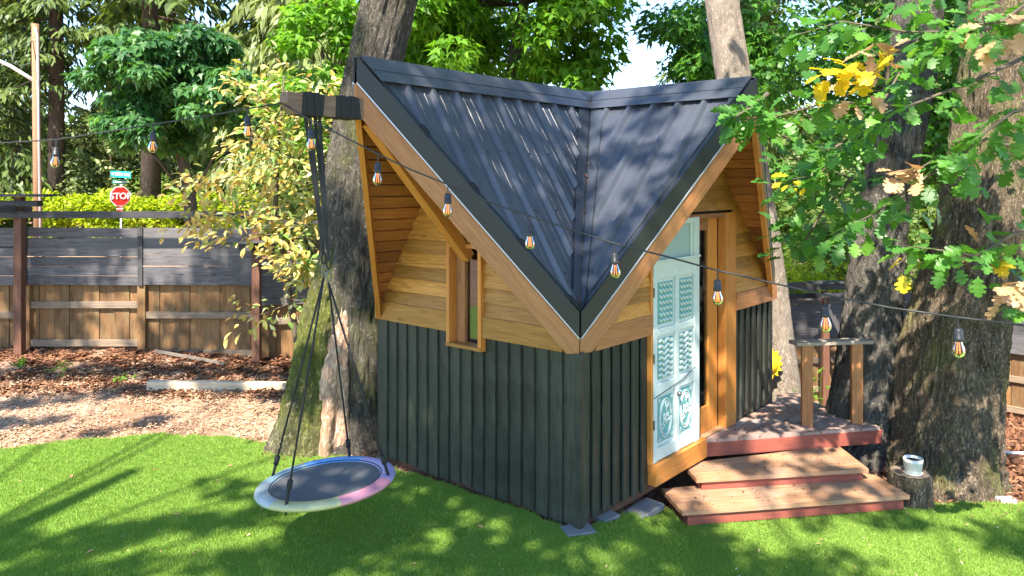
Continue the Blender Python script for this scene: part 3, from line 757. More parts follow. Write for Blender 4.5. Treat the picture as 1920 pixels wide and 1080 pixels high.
for x, y in ((2.625, 6.76), (3.10, 6.83)):
    board('rail_post', (x, y, DZ), (x, y, .925), .092, .092, M['rake'], deck, (.25, 1, 0))
board('rail_cap', (2.50, 6.76, .94), (3.22, 6.86, .94), .15, .03, M['capwood'], deck)
steps = thing('wooden_steps', 'two wide cedar steps with red risers leading up from the turf to the deck', 'steps', (2.1, 5.9, -.12))
def step(poly, z, g0, front, left, right):
    q0, q1 = poly[0], poly[1]; dr = (q1[0] - q0[0], q1[1] - q0[1], 0)
    planks('tread_board', poly, dr, .142, z, .032, M['tread'], steps, .004, .0015)
    ins = .035; f = Vector(dr).normalized(); nn = Vector((-f.y, f.x, 0)); a = Vector((*q0, 0)) + f * .05 + nn * ins; b = Vector((*q1, 0)) - f * .04 + nn * ins; h = z - .034
    board('riser', a + UP * (h + g0) / 2, b + UP * (h + g0) / 2, .03, h - g0, M['redwood'], steps)
    for s, e, x in ((a, Vector((*poly[-1], 0)) , .0), (b, Vector((*poly[2], 0)), 0)):
        s2 = s + nn * .02; e2 = e - (e - s).normalized() * .04 + (f * .05 if s == a else -f * .04)
        board('side_riser', s2 + UP * (h + g0) / 2, e2 + UP * (h + g0) / 2, .028, h - g0 - .002, M['redwood'], steps)
step([(1.241, 5.54), (3.057, 5.834), (2.97, 6.33), (1.17, 5.96)], -.034, -.15, 0, 0, 0)
step([(1.434, 5.90), (2.87, 6.11), (2.86, 6.66), (1.40, 6.22)], .064, -.036, 0, 0, 0)

V = []; Fs = []
for i in range(13):
    t = (i + .5) / 13
    for (q0, q1, z, dd) in (((1.30, 5.59), (3.0, 5.87), -.0325, (.04, .10, .19, .27)), ((1.48, 5.95), (2.83, 6.15), .0655, (.04, .10, .19, .27))):
        for d in dd:
            if i % 3 == 1: p = Vector((q0[0] + (q1[0] - q0[0]) * t, q0[1] + (q1[1] - q0[1]) * t + d, z)); tube_vf([p - UP * .004, p + UP * .0012], .0045, 6, V, Fs)
mk('screw_heads', V, Fs, M['trimblack'], steps)
# ================================================================== SWING
swing = thing('saucer_swing', 'round saucer swing with a rainbow rim hanging on black ropes from the beam', 'swing', (-1.17, 4.80, .47))
sc_ = Vector((-1.172, 4.79, .475)); SR = .425
Ms = frame(sc_, (1, .05, .082), (-.07, .02, 1))
def sw(x, y, z=0): return Ms @ Vector((x, y, z))
cols = {'blue': (.10, .28, .58), 'grey': (.30, .36, .36), 'teal': (.24, .36, .40), 'lilac': (.34, .30, .48), 'pink': (.46, .20, .26), 'yellow': (.40, .38, .20), 'white': (.5, .5, .5)}
seq = [('lilac', -15, 62), ('blue', 62, 122), ('teal', 122, 175), ('grey', 175, 232), ('yellow', 232, 292), ('pink', 292, 345)]
for nm, a0, a1 in seq:
    V = []; Fs = []; n_ = 14; s_ = 12
    for i in range(n_ + 1):
        a = R(a0 + (a1 - a0) * i / n_)
        for k in range(s_):
            g = 2 * math.pi * k / s_; rr = SR - .042 + .052 * math.cos(g); V.append(sw(rr * math.cos(a), rr * math.sin(a), .026 * math.sin(g)))
    for i in range(n_):
        for k in range(s_): Fs.append((i * s_ + k, i * s_ + (k + 1) % s_, (i + 1) * s_ + (k + 1) % s_, (i + 1) * s_ + k))
    o = mk('rim_cover', V, Fs, plain('vinyl_' + nm, cols[nm], .38, var=.12, sc=25, bs=.25), swing, None, True); o['label'] = nm + ' section of the padded rim'
V = [sw(0, 0, -.012)]; Fs = []
for r_, z in ((.12, -.011), (.24, -.007), (.345, .012)):
    for k in range(48): V.append(sw(r_ * math.cos(k * math.pi / 24), r_ * math.sin(k * math.pi / 24), z))
Fs += [(0, 1 + k, 1 + (k + 1) % 48) for k in range(48)]
for j in range(2):
    for k in range(48): Fs.append((1 + j * 48 + k, 1 + (j + 1) * 48 + k, 1 + (j + 1) * 48 + (k + 1) % 48, 1 + j * 48 + (k + 1) % 48))
mk('mat', V, Fs, M['mat_fabric'], swing, None, True)
V = []; Fs = []
tube_vf([sw(.345 * math.cos(k * math.pi / 24), .345 * math.sin(k * math.pi / 24), .016) for k in range(49)], .004, 5, V, Fs)
mk('piping', V, Fs, M['strap'], swing, None, True)
s1, s2 = L(LA / 2, -OA - .40, bz - .07), L(LA / 2, -OA - .33, bz - .07); ring = Vector((-1.175, 4.74, 1.79)); ring2 = ring + Vector((.035, -.02, -.03))
for s, e in ((s1, ring), (s2, ring2)):
    for dx in (0, .028): 
        p = s + Vector((dx, .01, 0)); q = e + Vector((0, 0, .12)); m = lerp(p, q, .5); board('hanging_strap', p, lerp(p, q, .6), .022, .005, M['strap'], swing, (.3, -1, 0)); board('hanging_strap', lerp(p, q, .6), q, .018, .006, M['strap'], swing, (.3, -1, 0))
for e in (ring, ring2):
    for k, dz in enumerate((.10, .02)):
        tube('carabiner', [e + Vector((.013 * math.cos(t * math.pi / 6), .006 * k, dz + .034 * math.sin(t * math.pi / 6))) for t in range(13)], .005, M['steel'] if k else M['rope'], swing, 6)
for e, an in ((ring, 158), (ring, 247), (ring2, 78), (ring2, -8)):
    q = sw((SR - .02) * math.cos(R(an)), (SR - .02) * math.sin(R(an)), .01); p = e + Vector((0, 0, -.02))
    tube('rope', [p, lerp(p, q, .5) + Vector((0, 0, -.006)), lerp(p, q, .90)], .0068, M['rope'], swing, 6)
    tube('rope_adjuster', [lerp(p, q, .89), lerp(p, q, .93)], .017, M['strap'], swing, 8)
    tube('rope_loop', [lerp(p, q, .92), lerp(p, q, 1.0)], .010, M['rope'], swing, 6)
    tube('rope_loop', [lerp(p, q, .99), q + Vector((0, 0, -.05))], .006, M['rope'], swing, 6)

# ================================================================== STRING LIGHTS
BE = L(LA / 2, -BT + .01, bz + .03)
lights_l = [(106, 290, 4.9), (288, 265, 4.8), (463, 235, 4.68)]
lights_r = [(584, 248, 4.5), (709, 315, 4.35), (840, 375, 4.2), (993, 435, 4.03), (1151, 492, 3.86), (1345, 543, 3.64), (1547, 595, 3.42), (1796, 637, 3.15)]
labs = ['nearest the utility pole', 'in front of the fir trunk', 'against the golden shrub, left of the beam end', 'hanging just under the beam beside the swing straps', 'in front of the left soffit boards',
        'over the left fascia of the roof', 'over the ribbed left roof slope', 'beside the valley on the right roof slope', 'before the orange door casing', 'above the railing of the deck', 'in front of the large mossy trunk']
def cable_y(px, pts): return np.interp(px, [p[0] for p in pts], [p[1] for p in pts])
cl = [(-60, 273), (0, 268), (106, 262), (200, 247), (288, 233), (380, 219), (463, 204), (530, 193)]
cr_ = [(532, 196), (584, 226), (640, 254), (709, 289), (770, 318), (840, 346), (915, 378), (993, 405), (1070, 430), (1151, 456), (1250, 481), (1345, 507), (1450, 531), (1547, 553), (1670, 577), (1796, 595), (1920, 610), (2050, 622)]
def Yat(px): return float(np.interp(px, [-60, 0, 106, 463, 530, 584, 1796, 2050], [5.05, 5.0, 4.9, 4.68, BE.y, 4.5, 3.15, 2.87]))
ca = tube('string_light_cable', [at(x, y, Yat(x)) for x, y in cl], .0048, M['cable'], None, 6); tag(ca, 'black light cable running from the beam end to the left over the fence', 'light cable', 'cables of the string lights')
cb = tube('string_light_cable', [at(x, y, Yat(x)) for x, y in cr_], .0048, M['cable'], None, 6); tag(cb, 'black light cable slanting down from the beam end across the roof to the right', 'light cable', 'cables of the string lights')
bulb0 = thing('string_bulb', '', 'light bulb', (0, 0, 0), 'bulbs of the string lights')
lathe('drop_wire', [(.003, 0), (.003, -.05)], M['cable'], bulb0, (0, 0, 0), 6)
lathe('socket', [(.001, -.042), (.013, -.044), (.017, -.052), (.017, -.078), (.0195, -.080), (.0195, -.094), (.014, -.096)], M['cable'], bulb0, (0, 0, 0), 14)
lathe('bulb_glass', [(.013, -.094), (.0145, -.103), (.0225, -.122), (.0245, -.136), (.021, -.150), (.012, -.158), (.001, -.161)], M['bulb'], bulb0, (0, 0, 0), 16)
V = []; Fs = []
for k in range(4): tube_vf([(.004 * math.cos(k * 1.57), .004 * math.sin(k * 1.57), -.100), (.008 * math.cos(k * 1.57), .008 * math.sin(k * 1.57), -.145)], .0016, 5, V, Fs)
mk('filament', V, Fs, M['filament'], bulb0)
bs = lights_l + lights_r
for i, (x, y, Yd) in enumerate(bs):
    yy = cable_y(x, cl if i < 3 else cr_); p = at(x, yy, Yat(x))
    o = bulb0 if i == 0 else copy_tree(bulb0)
    o.location = p; o.scale = (1.12, 1.12, 1.12) if i < 8 else (1.05, 1.05, 1.05); o.rotation_euler = (random.uniform(-.06, .06), random.uniform(-.06, .06), random.uniform(0, 6)); o['label'] = 'clear bulb on the light cable ' + labs[i]

# ================================================================== FENCES
def fence(label, p, q, top, pan, gtop, posts, rails, group='cedar fence sections round the yard', slat_h=.118, nsl=6, bw=.19, side=-1):
    """p, q plan ends; pan = bottom of the grey slats, gtop = top of the upright boards"""
    p = Vector((*p, 0)); q = Vector((*q, 0)); d = (q - p).normalized(); n = d.cross(UP) * 1.0
    if n.y > 0: n = -n                                # towards the camera
    Lf = (q - p).length
    f = thing('fence', label, 'fence', p, group)
    k = 0; s = 0
    while s < Lf - .02:
        e = min(s + bw, Lf); c = p + d * (s + e) / 2; g = float(zg(c.x, c.y)) - .03
        board('fence_board', c + n * (.0 if k % 2 else .014) + UP * g, c + n * (.0 if k % 2 else .014) + UP * (gtop + random.uniform(-.01, .01)), (e - s) + .004, .016, M['fence'], f, n, .002); s = e; k += 1
    st = [0] + posts + [Lf]
    for i in range(len(st) - 1):
        a, b = p + d * st[i], p + d * st[i + 1]
        for r in rails:
            zz = r + (-.0 if i % 2 == 0 else -.13) if len(posts) else r
            board('fence_rail', a + n * .045 + d * .04 + UP * zz, b + n * .045 - d * .04 + UP * zz, .085, .04, M['rail'], f, n)
        for j in range(nsl):
            z = pan + slat_h * (j + .5) * (top - pan) / (nsl * slat_h); z += random.uniform(-.003, .003)
            dz = random.uniform(-.006, .006)
            board('slat', a + n * .085 + UP * (z + dz) + d * .012, b + n * .085 + UP * (z - dz) - d * .012, (top - pan) / nsl - .001 - random.random() * .005, .02, M['grey'], f, n, .002)
    for x in posts:
        c = p + d * x; g = float(zg(c.x, c.y)) - .05
        board('fence_post', c + n * .04 + UP * g, c + n * .04 + UP * (pan + .02), .10, .085, M['fence'], f, n)
        board('slat_batten', c + n * .105 + UP * pan, c + n * .105 + UP * (top + .01), .06, .02, M['greydark'], f, n)
    return f
fence('long grey slatted fence over cedar boards, left behind the mulch bed', (-9.2, 9.6), (-3.2, 9.6), 1.81, 1.09, 1.16, [1.4, 3.10, 4.55], [.84, .36])
fence('lower stepped fence bay half hidden by the big mossy trunk', (-3.18, 9.6), (-.4, 10.45), 1.42, .83, .92, [1.5], [.62, .10])
fence('short grey fence stretch directly behind the hut', (-.38, 10.45), (2.6, 11.3), 1.05, .45, .5, [1.6], [.25, -.25])
fence('fence behind the deck railing with pale plum slats', (2.62, 11.3), (5.6, 11.9), .66, .0, .06, [1.6], [-.22, -.66], nsl=5)
fence('dark fence running towards the viewer at the right beyond the oak', (5.62, 11.9), (8.2, 9.2), .72, .02, .06, [1.7], [-.20, -.62], nsl=5)

def trellis(label, posts, beams, arms, pw=.095):
    t = thing('trellis', label, 'trellis', (posts[0][0], posts[0][1], posts[0][2]), 'brown posts with dark trellis beams')
    for x, y, z0, z1 in posts: board('post', (x, y, z0), (x, y, z1), pw, pw, M['post'], t, (0, 1, 0))
    for p, q, h, th in beams: board('beam', p, q, th, h, M['greydark'], t, UP)
    for p, q, wd, th in arms: board('arm', p, q, wd, th, M['greydark'], t, UP)
    return t
trellis('tall brown post with stacked dark arms at the left end of the fence', [(-6.03, 9.3, .2, 2.2)],
        [((-9.2, 9.22, 1.985), (-3.0, 9.22, 1.985), .085, .04)],
        [((-6.9, 9.25, 2.22), (-5.62, 9.25, 2.22), .26, .03), ((-6.7, 9.25, 2.12), (-5.75, 9.25, 2.12), .12, .07), ((-6.8, 9.30, 2.02), (-5.9, 9.30, 2.02), .05, .06), ((-6.03, 9.5, 2.06), (-6.03, 8.8, 2.06), .05, .09)])
trellis('reddish brown post with short arms in front of the lower fence bays', [(-3.12, 9.28, -.05, 2.0)],
        [((-3.14, 9.24, 1.86), (-.2, 10.1, 1.86), .085, .04)],
        [((-3.5, 9.05, 1.66), (-2.75, 9.2, 1.66), .22, .022), ((-3.3, 9.2, 1.58), (-2.85, 9.2, 1.58), .05, .09), ((-3.12, 9.2, 1.60), (-3.12, 8.95, 1.60), .05, .07)])
trellis('brown post with a forked dark top behind the deck railing', [(4.62, 11.2, -.9, .78)],
        [((2.5, 10.95, .84), (5.9, 11.6, .84), .12, .045), ((2.5, 11.05, .68), (5.9, 11.7, .68), .07, .045)],
        [((4.35, 11.1, .92), (4.85, 11.15, .92), .16, .03), ((4.62, 11.12, .6), (4.78, 11.05, .2), .03, .07), ((4.45, 11.0, .74), (4.95, 11.2, .74), .10, .05)])
# timber edging in the mulch, thin strip by the fence, pale pipe and block at the right
def g3(x, y, dz=0): return Vector((x, y, float(zg(x, y)) + dz))
o = board('landscape_timber', g3(-4.0, 8.35, .05), g3(-1.75, 8.6, .03), .10, .11, M['timber'], None, UP, .008); tag(o, 'pale landscape timber lying half sunk in the mulch', 'timber')
o = board('edging_strip', g3(-4.4, 9.35, .06), g3(-3.45, 9.1, .05), .012, .04, M['capwood'], None, UP); tag(o, 'thin grey metal edging strip at the foot of the fence', 'edging strip')
o = tube('white_pipe', [g3(3.95, 6.95, .05), g3(4.3, 7.3, .06), g3(4.9, 7.25, .05), g3(5.8, 7.0, .05)], .016, M['pipe']); tag(o, 'thin white pipe lying on the dark mulch beside the oak', 'pipe')
o = link('white_block', box_mesh(.12, .09, .05, M['pipe'], .008), None, Matrix.Translation(g3(3.98, 6.12, .03))); tag(o, 'small pale block at the edge of the turf right of the oak', 'block')

# stump and flower pot
st = thing('tree_stump', 'low cut tree stump that carries the white pot beside the steps', 'stump', g3(3.17, 6.02))
V, Fs = trunk_vf([(3.17, 6.05, -.3, .17), (3.17, 6.05, -.1, .155), (3.17, 6.05, .055, .15)], 40, 14, .012, .08, (3, 2), 4, .1)
mk('stump_bark', V, Fs, M['bark_oak_tan'], st, None, True)
mk('cut_face', [(3.17 + .142 * math.cos(k * .2618), 6.05 + .142 * math.sin(k * .2618), .062 + .004 * math.sin(k * 3)) for k in range(24)], [tuple(range(24))], M['rail'], st)
pot = thing('flower_pot', 'small white ceramic pot with saucer standing on the stump', 'pot', (3.17, 6.0, .065))
lathe('pot_body', [(.001, .012), (.052, .012), (.060, .03), (.0605, .045), (.064, .047), (.064, .06), (.067, .062), (.067, .078), (.070, .080), (.070, .098), (.0725, .100), (.0725, .128), (.066, .128), (.062, .10), (.001, .10)], M['whitepot'], pot, (3.17, 6.0, .063), 28)
lathe('saucer', [(.001, 0), (.058, 0), (.07, .014), (.066, .016), (.054, .006), (.001, .006)], M['whitepot'], pot, (3.17, 6.0, .0645), 28)
lathe('potting_soil', [(.001, .112), (.064, .108)], M['soil'], pot, (3.17, 6.0, .063), 20)

# ================================================================== NEAR TREES (trunks)
bm = thing('maple_tree', 'thick leaning maple trunk with moss and a bare scar behind the swing', 'tree', (-1.55, 6.85, 0))
trunk('trunk', [(-1.50, 6.95, -.2, .46), (-1.50, 6.95, .15, .40), (-1.47, 6.97, .7, .355), (-1.45, 7.0, 1.5, .31), (-1.43, 7.05, 2.4, .275), (-1.32, 7.1, 3.3, .245), (-1.12, 7.1, 4.2, .235), (-.9, 7.1, 5.5, .22), (-.6, 7.1, 8, .19), (-.4, 7.1, 11, .12)],
      M['bark_maple'], bm, seg=140, rings=280, amp=.022, lobes=.16, k=(2.2, 1.3), seed=2.2, flare=.14)
trunk('mossy_buttress', [(-1.84, 6.68, -.15, .26), (-1.82, 6.70, .15, .235), (-1.79, 6.74, .5, .215), (-1.72, 6.78, .9, .19), (-1.665, 6.82, 1.3, .15), (-1.61, 6.86, 1.65, .11), (-1.56, 6.92, 1.95, .05)],
      M['bark_mossy'], bm, seg=90, rings=150, amp=.024, lobes=.42, k=(1.7, 2.4), seed=5.1, flare=.2)
trunk('bare_scar', [(-1.60, 6.60, -.05, .13), (-1.585, 6.62, .2, .155), (-1.565, 6.64, .5, .15), (-1.54, 6.665, .8, .115), (-1.50, 6.70, 1.1, .075), (-1.47, 6.74, 1.4, .03)], M['scar'], bm, seg=50, rings=90, amp=.010, lobes=.45, k=(1.5, 2.6), seed=1, flare=.1)
trunk('broken_limb', [(-1.42, 7.05, 2.2, .12), (-1.45, 7.0, 2.7, .13), (-1.44, 6.98, 3.1, .10), (-1.37, 6.98, 3.42, .05)], M['bark_pale'], bm, seg=40, rings=40, amp=.01, lobes=.15, seed=3)
for k, (x, y, z, dx, dy, dz) in enumerate([(-.85, 7.1, 5.6, 1.6, 1.5, 1.8), (-.6, 7.1, 7, -1.8, .8, 1.6)]):
    V, Fs = tube_vf([(x, y, z), (x + dx * .5, y + dy * .5, z + dz * .6), (x + dx, y + dy, z + dz)], [.11, .08, .03], 10); mk('limb', V, Fs, M['bark_maple'], bm, None, True)

pt = thing('pale_tree', 'slim pale trunk rising behind the right end of the roof', 'tree', (3.35, 9.3, -.4))
trunk('trunk', [(3.36, 9.3, -.6, .24), (3.30, 9.3, .1, .19), (3.16, 9.3, 1.2, .185), (2.95, 9.3, 2.4, .205), (2.72, 9.3, 3.6, .205), (2.50, 9.3, 5.2, .19), (2.3, 9.3, 8, .16), (2.2, 9.3, 12, .1)], M['bark_pale'], pt, seg=70, rings=140, amp=.010, lobes=.06, k=(3, 1.4), seed=8, flare=.25)
V = []; Fs = []
yo = thing('yellow_ornament', 'bright yellow sun shaped ornament on the trunk behind the hut corner', 'ornament', (3.12, 9.0, .3))
c0 = at(1443, 682, 9.0); nr = 14
pts = []
for k in range(nr * 2):
    a = math.pi * k / nr; r_ = (.12 if k % 2 else .165); pts.append(c0 + Vector((r_ * math.cos(a), 0, r_ * 1.15 * math.sin(a))))
prism('rays', pts, (0, .03, 0), M['yellowpaint'], yo, (1, 0, 0))
V = [c0 + Vector((0, -.07, 0))]; Fs = []
for j, (r_, y_) in enumerate(((.05, -.06), (.09, -.03), (.11, 0))):
    for k in range(20): V.append(c0 + Vector((r_ * math.cos(k * .31416), y_, r_ * 1.15 * math.sin(k * .31416))))
Fs += [(0, 1 + k, 1 + (k + 1) % 20) for k in range(20)]
for j in range(2):
    for k in range(20): Fs.append((1 + j * 20 + k, 1 + (j + 1) * 20 + k, 1 + (j + 1) * 20 + (k + 1) % 20, 1 + j * 20 + (k + 1) % 20))
mk('face_disc', V, Fs, M['yellowpaint'], yo, None, True)

oak = thing('oak_tree', 'massive twin stemmed oak with furrowed mossy bark right of the steps', 'tree', (3.75, 6.65, -.2))
trunk('trunk', [(3.74, 6.62, -.5, .54), (3.74, 6.62, -.1, .46), (3.78, 6.62, .3, .395), (3.84, 6.62, .8, .37), (3.92, 6.62, 1.3, .35), (4.06, 6.62, 2.0, .315), (4.20, 6.62, 2.8, .285), (4.36, 6.62, 4.2, .26), (4.6, 6.7, 6.5, .22), (4.8, 6.8, 9.5, .15)],
      M['bark_oak_tan'], oak, seg=170, rings=280, amp=.036, lobes=.24, k=(1.9, 1.1), seed=3.3, flare=.18)
trunk('stem', [(3.26, 7.15, -.4, .42), (3.26, 7.13, .0, .33), (3.30, 7.1, .5, .265), (3.36, 7.1, 1.1, .235), (3.44, 7.1, 1.8, .21), (3.58, 7.1, 2.6, .20), (3.76, 7.1, 3.6, .19), (4.0, 7.2, 5.5, .17), (4.2, 7.4, 8.5, .1)],
      M['bark_oak'], oak, seg=130, rings=260, amp=.028, lobes=.14, k=(2.4, 1.3), seed=6.6, flare=.2)

# ================================================================== LEAVES CLOSE TO THE CAMERA
def basis_from(x, up):
    return frame((0, 0, 0), x, up)
def spray(root, pts, n, size, tpl, mats, wts, leafpart, spread=.10, rad=(.009, .002), droop=.35):
    """a twig with leaves; returns leaf placements"""
    tw = tube('twig', pts, [rad[0] + (rad[1] - rad[0]) * i / (len(pts) - 1) for i in range(len(pts))], M['stem'], root, 6)
    out = []
    for i in range(n):
        t = (i + random.random()) / n * (len(pts) - 1); k = min(int(t), len(pts) - 2); p = lerp(Vector(pts[k]), Vector(pts[k + 1]), t - k)
        d = (Vector(pts[k + 1]) - Vector(pts[k])).normalized()
        o = Vector((random.gauss(0, 1), random.gauss(0, 1), random.gauss(0, .6) - droop)).normalized()
        x = (d * .5 + o).normalized(); p = p + o * spread * random.random()
        up = Vector((random.gauss(0, .45), random.gauss(0, .45), 1)) + Vector((0, -.35, 0))
        out.append((p, x, up, size * random.uniform(.6, 1.15), random.choices(mats, wts)[0]))
    return out
def leaf_mesh(tpl, mat, k):
    V, Fs = tpl; me = bpy.data.meshes.new('leaf'); V = np.array(V) + rng.normal(size=np.shape(V)) * .012
    me.from_pydata([tuple(v) for v in V], [], Fs); me.materials.append(mat); return me
def finish(root, pl, tpl, nmax=300):
    """the first (nearest) placements become leaf parts of their own; the rest one 'stuff' part"""
    pl.sort(key=lambda q: q[0].y); lm = {}
    inv = lambda q: -60 < CX + q[0].x / q[0].y * F < 1980 and YH - (q[0].z - CH) / q[0].y * F > -60
    vis = [q for q in pl if q[0].y > 1 and inv(q)]; ids = set(id(q) for q in vis[:nmax])
    for q in vis[:nmax]:
        p, x, up, s, m = q; key = (m.name, random.randrange(3))
        if key not in lm: lm[key] = leaf_mesh(tpl, m, 0)
        Mx = frame(p, x, up) @ Matrix.Scale(s, 4)
        link('leaf', lm[key], root, Mx)
    for m in set(q[4] for q in pl):
        r = [q for q in pl if id(q) not in ids and q[4] == m]
        if r:
            me = scatter('leaves', tpl, np.array([q[0] for q in r]), np.array([q[1] for q in r]), np.array([q[2].normalized() for q in r]), np.array([q[3] for q in r]), m)
            o = link('leaves', me, root); o['kind'] = 'stuff'
# oak boughs: (px, py, Y) control points, leaf count
ok_b = thing('oak_bough', 'leafy oak boughs with yellow and dry brown leaf clusters reaching in at the upper right', 'branch', (4.5, 6.0, 4.5))
def bough(pts, n, sp=.24, size=.128, mats=('lf_oak_near', 'lf_oak'), w=(.6, .4), rad=(.014, .003)):
    P = [at(*p) for p in pts]; res = spray(ok_b, P, int(n * 1.7) if mats[0] == 'lf_oak_near' else n, size, T_OAK, [M[m] for m in mats], w, True, sp, rad); return res
pl = []
pl += bough([(1960, 90, 5.2), (1830, 150, 5.0), (1700, 200, 4.9), (1560, 190, 4.9), (1450, 220, 4.8), (1385, 225, 4.8)], 80, .20)
pl += bough([(1960, 20, 5.4), (1830, 60, 5.3), (1700, 60, 5.2), (1580, 40, 5.2), (1480, 70, 5.2)], 80, .24)
pl += bough([(1980, 300, 5.0), (1850, 260, 5.0), (1740, 330, 5.1), (1640, 400, 5.2), (1560, 440, 5.3)], 75, .22)
pl += bough([(1980, 420, 4.9), (1900, 440, 4.8), (1830, 480, 4.8), (1770, 470, 4.8), (1690, 460, 5.0)], 45, .18)
pl += bough([(1760, -40, 5.5), (1720, 80, 5.4), (1650, 200, 5.3), (1560, 300, 5.3), (1490, 380, 5.4)], 90, .26)
pl += bough([(1990, 190, 4.6), (1900, 210, 4.6), (1830, 260, 4.6), (1790, 330, 4.7)], 42, .18)
pl += bough([(1640, 230, 5.6), (1560, 280, 5.6), (1500, 330, 5.6), (1470, 300, 5.5)], 50, .24)
pl += bough([(1600, 330, 5.7), (1540, 400, 5.7), (1500, 470, 5.8), (1460, 430, 5.8)], 50, .24)
pl += bough([(1960, -20, 4.7), (1880, 40, 4.7), (1800, 50, 4.8), (1740, 110, 4.9)], 40, .2)
pl += bough([(1440, 175, 4.75), (1410, 200, 4.72), (1385, 215, 4.7), (1375, 222, 4.7)], 22, .10, .11)
pl += bough([(1980, 620, 5.2), (1930, 560, 5.2), (1890, 500, 5.1)], 14, .14)
pl += bough([(1650, 150, 4.8), (1610, 130, 4.7), (1575, 130, 4.65), (1560, 150, 4.65)], 20, .10, .16, ('lf_yellow',), (1,), (.006, .002))
pl += bough([(1665, 120, 4.85), (1630, 90, 4.85), (1600, 110, 4.8)], 14, .12, .15, ('lf_dry',), (1,), (.006, .002))
pl += bough([(1650, 170, 4.9), (1600, 170, 4.85), (1580, 185, 4.8)], 7, .10, .13, ('lf_dry',), (1,), (.005, .002))
pl += bough([(1940, 20, 4.7), (1900, 50, 4.6), (1850, 40, 4.65)], 15, .14, .16, ('lf_dry',), (1,), (.006, .002))
pl += bough([(1750, 300, 5.0), (1710, 325, 4.95), (1680, 320, 4.95)], 14, .11, .14, ('lf_dry',), (1,), (.006, .002))
pl += bough([(1960, 520, 4.6), (1910, 535, 4.55), (1875, 540, 4.5)], 18, .10, .14, ('lf_dry',), (1,), (.006, .002))
pl += bough([(1880, 470, 4.9), (1850, 490, 4.9), (1820, 480, 4.9)], 8, .10, .13, ('lf_dry', 'lf_yellow'), (.7, .3), (.005, .002))
pl += bough([(1700, 480, 5.0), (1680, 500, 5.0)], 4, .06, .13, ('lf_yellow',), (1,), (.004, .002))
pl += bough([(1520, 330, 5.3), (1490, 335, 5.3), (1470, 345, 5.3)], 7, .12, .11, ('lf_yellow',), (1,), (.004, .002))
finish(ok_b, pl, T_OAK, 300)

# golden shrub in front of the fence
gs = thing('golden_shrub', 'airy small tree with golden and pale green leaves left of the big trunk', 'tree', (-2.7, 8.0, .1))
tube('trunk', [g3(-2.25, 8.1, -.1), (-2.28, 8.1, .6), (-2.38, 8.05, 1.3), (-2.5, 8.0, 2.0), (-2.45, 8.0, 2.9), (-2.4, 8.0, 3.5)], [.045, .04, .035, .03, .02, .008], M['stem'], gs, 8)
pl = []
def gb(pts, n, sp=.16, size=.105): return spray(gs, [at(*p) for p in pts], n, size, T_OVAL, [M['lf_gold']], (1,), True, sp, (.010, .002), .5)
for pts, n in [([(560, 330, 7.9), (520, 230, 7.8), (480, 170, 7.8), (430, 150, 7.9)], 80), ([(560, 300, 8), (600, 200, 8), (620, 150, 8)], 70), ([(560, 350, 7.8), (480, 320, 7.7), (400, 340, 7.6), (330, 350, 7.6)], 75),
               ([(560, 420, 7.8), (480, 400, 7.7), (400, 400, 7.6), (345, 420, 7.6)], 75), ([(570, 450, 7.8), (520, 440, 7.6), (450, 440, 7.5), (395, 430, 7.5)], 36), ([(580, 500, 7.9), (560, 490, 7.7), (520, 480, 7.6)], 60),
               ([(590, 560, 8), (540, 570, 7.8), (490, 590, 7.7), (435, 585, 7.6)], 26), ([(560, 260, 8.1), (540, 180, 8.1), (500, 130, 8.1)], 55), ([(560, 300, 7.8), (490, 270, 7.7), (440, 240, 7.7)], 55),
               ([(570, 380, 8.2), (600, 330, 8.2), (620, 250, 8.2)], 60), ([(570, 430, 8.1), (600, 400, 8.1), (600, 350, 8.1)], 55), ([(540, 380, 8.2), (500, 350, 8.2), (450, 300, 8.2)], 60), ([(570, 480, 8.1), (590, 520, 8), (600, 470, 8)], 45)]:
    pl += gb(pts, n, .24, .115)
extra = []
for (p, x, up, s, m) in pl: 
    for k in range(2): extra.append((p + Vector((random.gauss(0, .09), random.gauss(0, .12), random.gauss(0, .09))), Vector((x.x + random.gauss(0, .4), x.y + random.gauss(0, .4), x.z)).normalized(), up + Vector((random.gauss(0, .2), 0, 0)), s * .95, m))
finish(gs, pl + extra, T_OVAL, 290)

# small weeds
def weed(label, loc, n, h, r):
    o = thing('weed', label, 'weed', loc); loc = Vector(loc)
    V = []; Fs = []; ps = []
    for k in range(n):
        a = random.uniform(0, 6.28); e = loc + Vector((r * math.cos(a) * random.random(), r * math.sin(a) * random.random(), h * random.uniform(.5, 1)))
        tube_vf([loc, lerp(loc, e, .5) + Vector((0, 0, h * .1)), e], .002, 4, V, Fs); ps += [e, e, lerp(loc, e, .7)]
    mk('stems', V, Fs, M['lf_bright'], o); q = np.array(ps); m_ = len(q); x = rng.normal(size=(m_, 3)); x[:, 2] *= .4; u = rng.normal(size=(m_, 3)) * .3; u[:, 2] = 1
    link('leaves', scatter('leaves', T_OVAL, q, x, u, np.full(m_, min(.075, h * .30 + .03)), M['lf_bright']), o)['kind'] = 'stuff'
weed('small leafy weed in the mulch near the left fence post', g3(-5.1, 8.6), 7, .20, .14)
weed('low green sprout at the foot of the mossy trunk', g3(-1.60, 6.52), 9, .09, .07)
weed('tiny green sprout in the brown litter by the fence', g3(-5.75, 8.9), 5, .12, .10)
weed('thin sapling with fresh leaves behind the deck railing', g3(3.55, 8.8), 6, .75, .28)
weed('low ivy sprig in the mulch before the long fence', g3(-4.4, 8.55), 6, .08, .2)
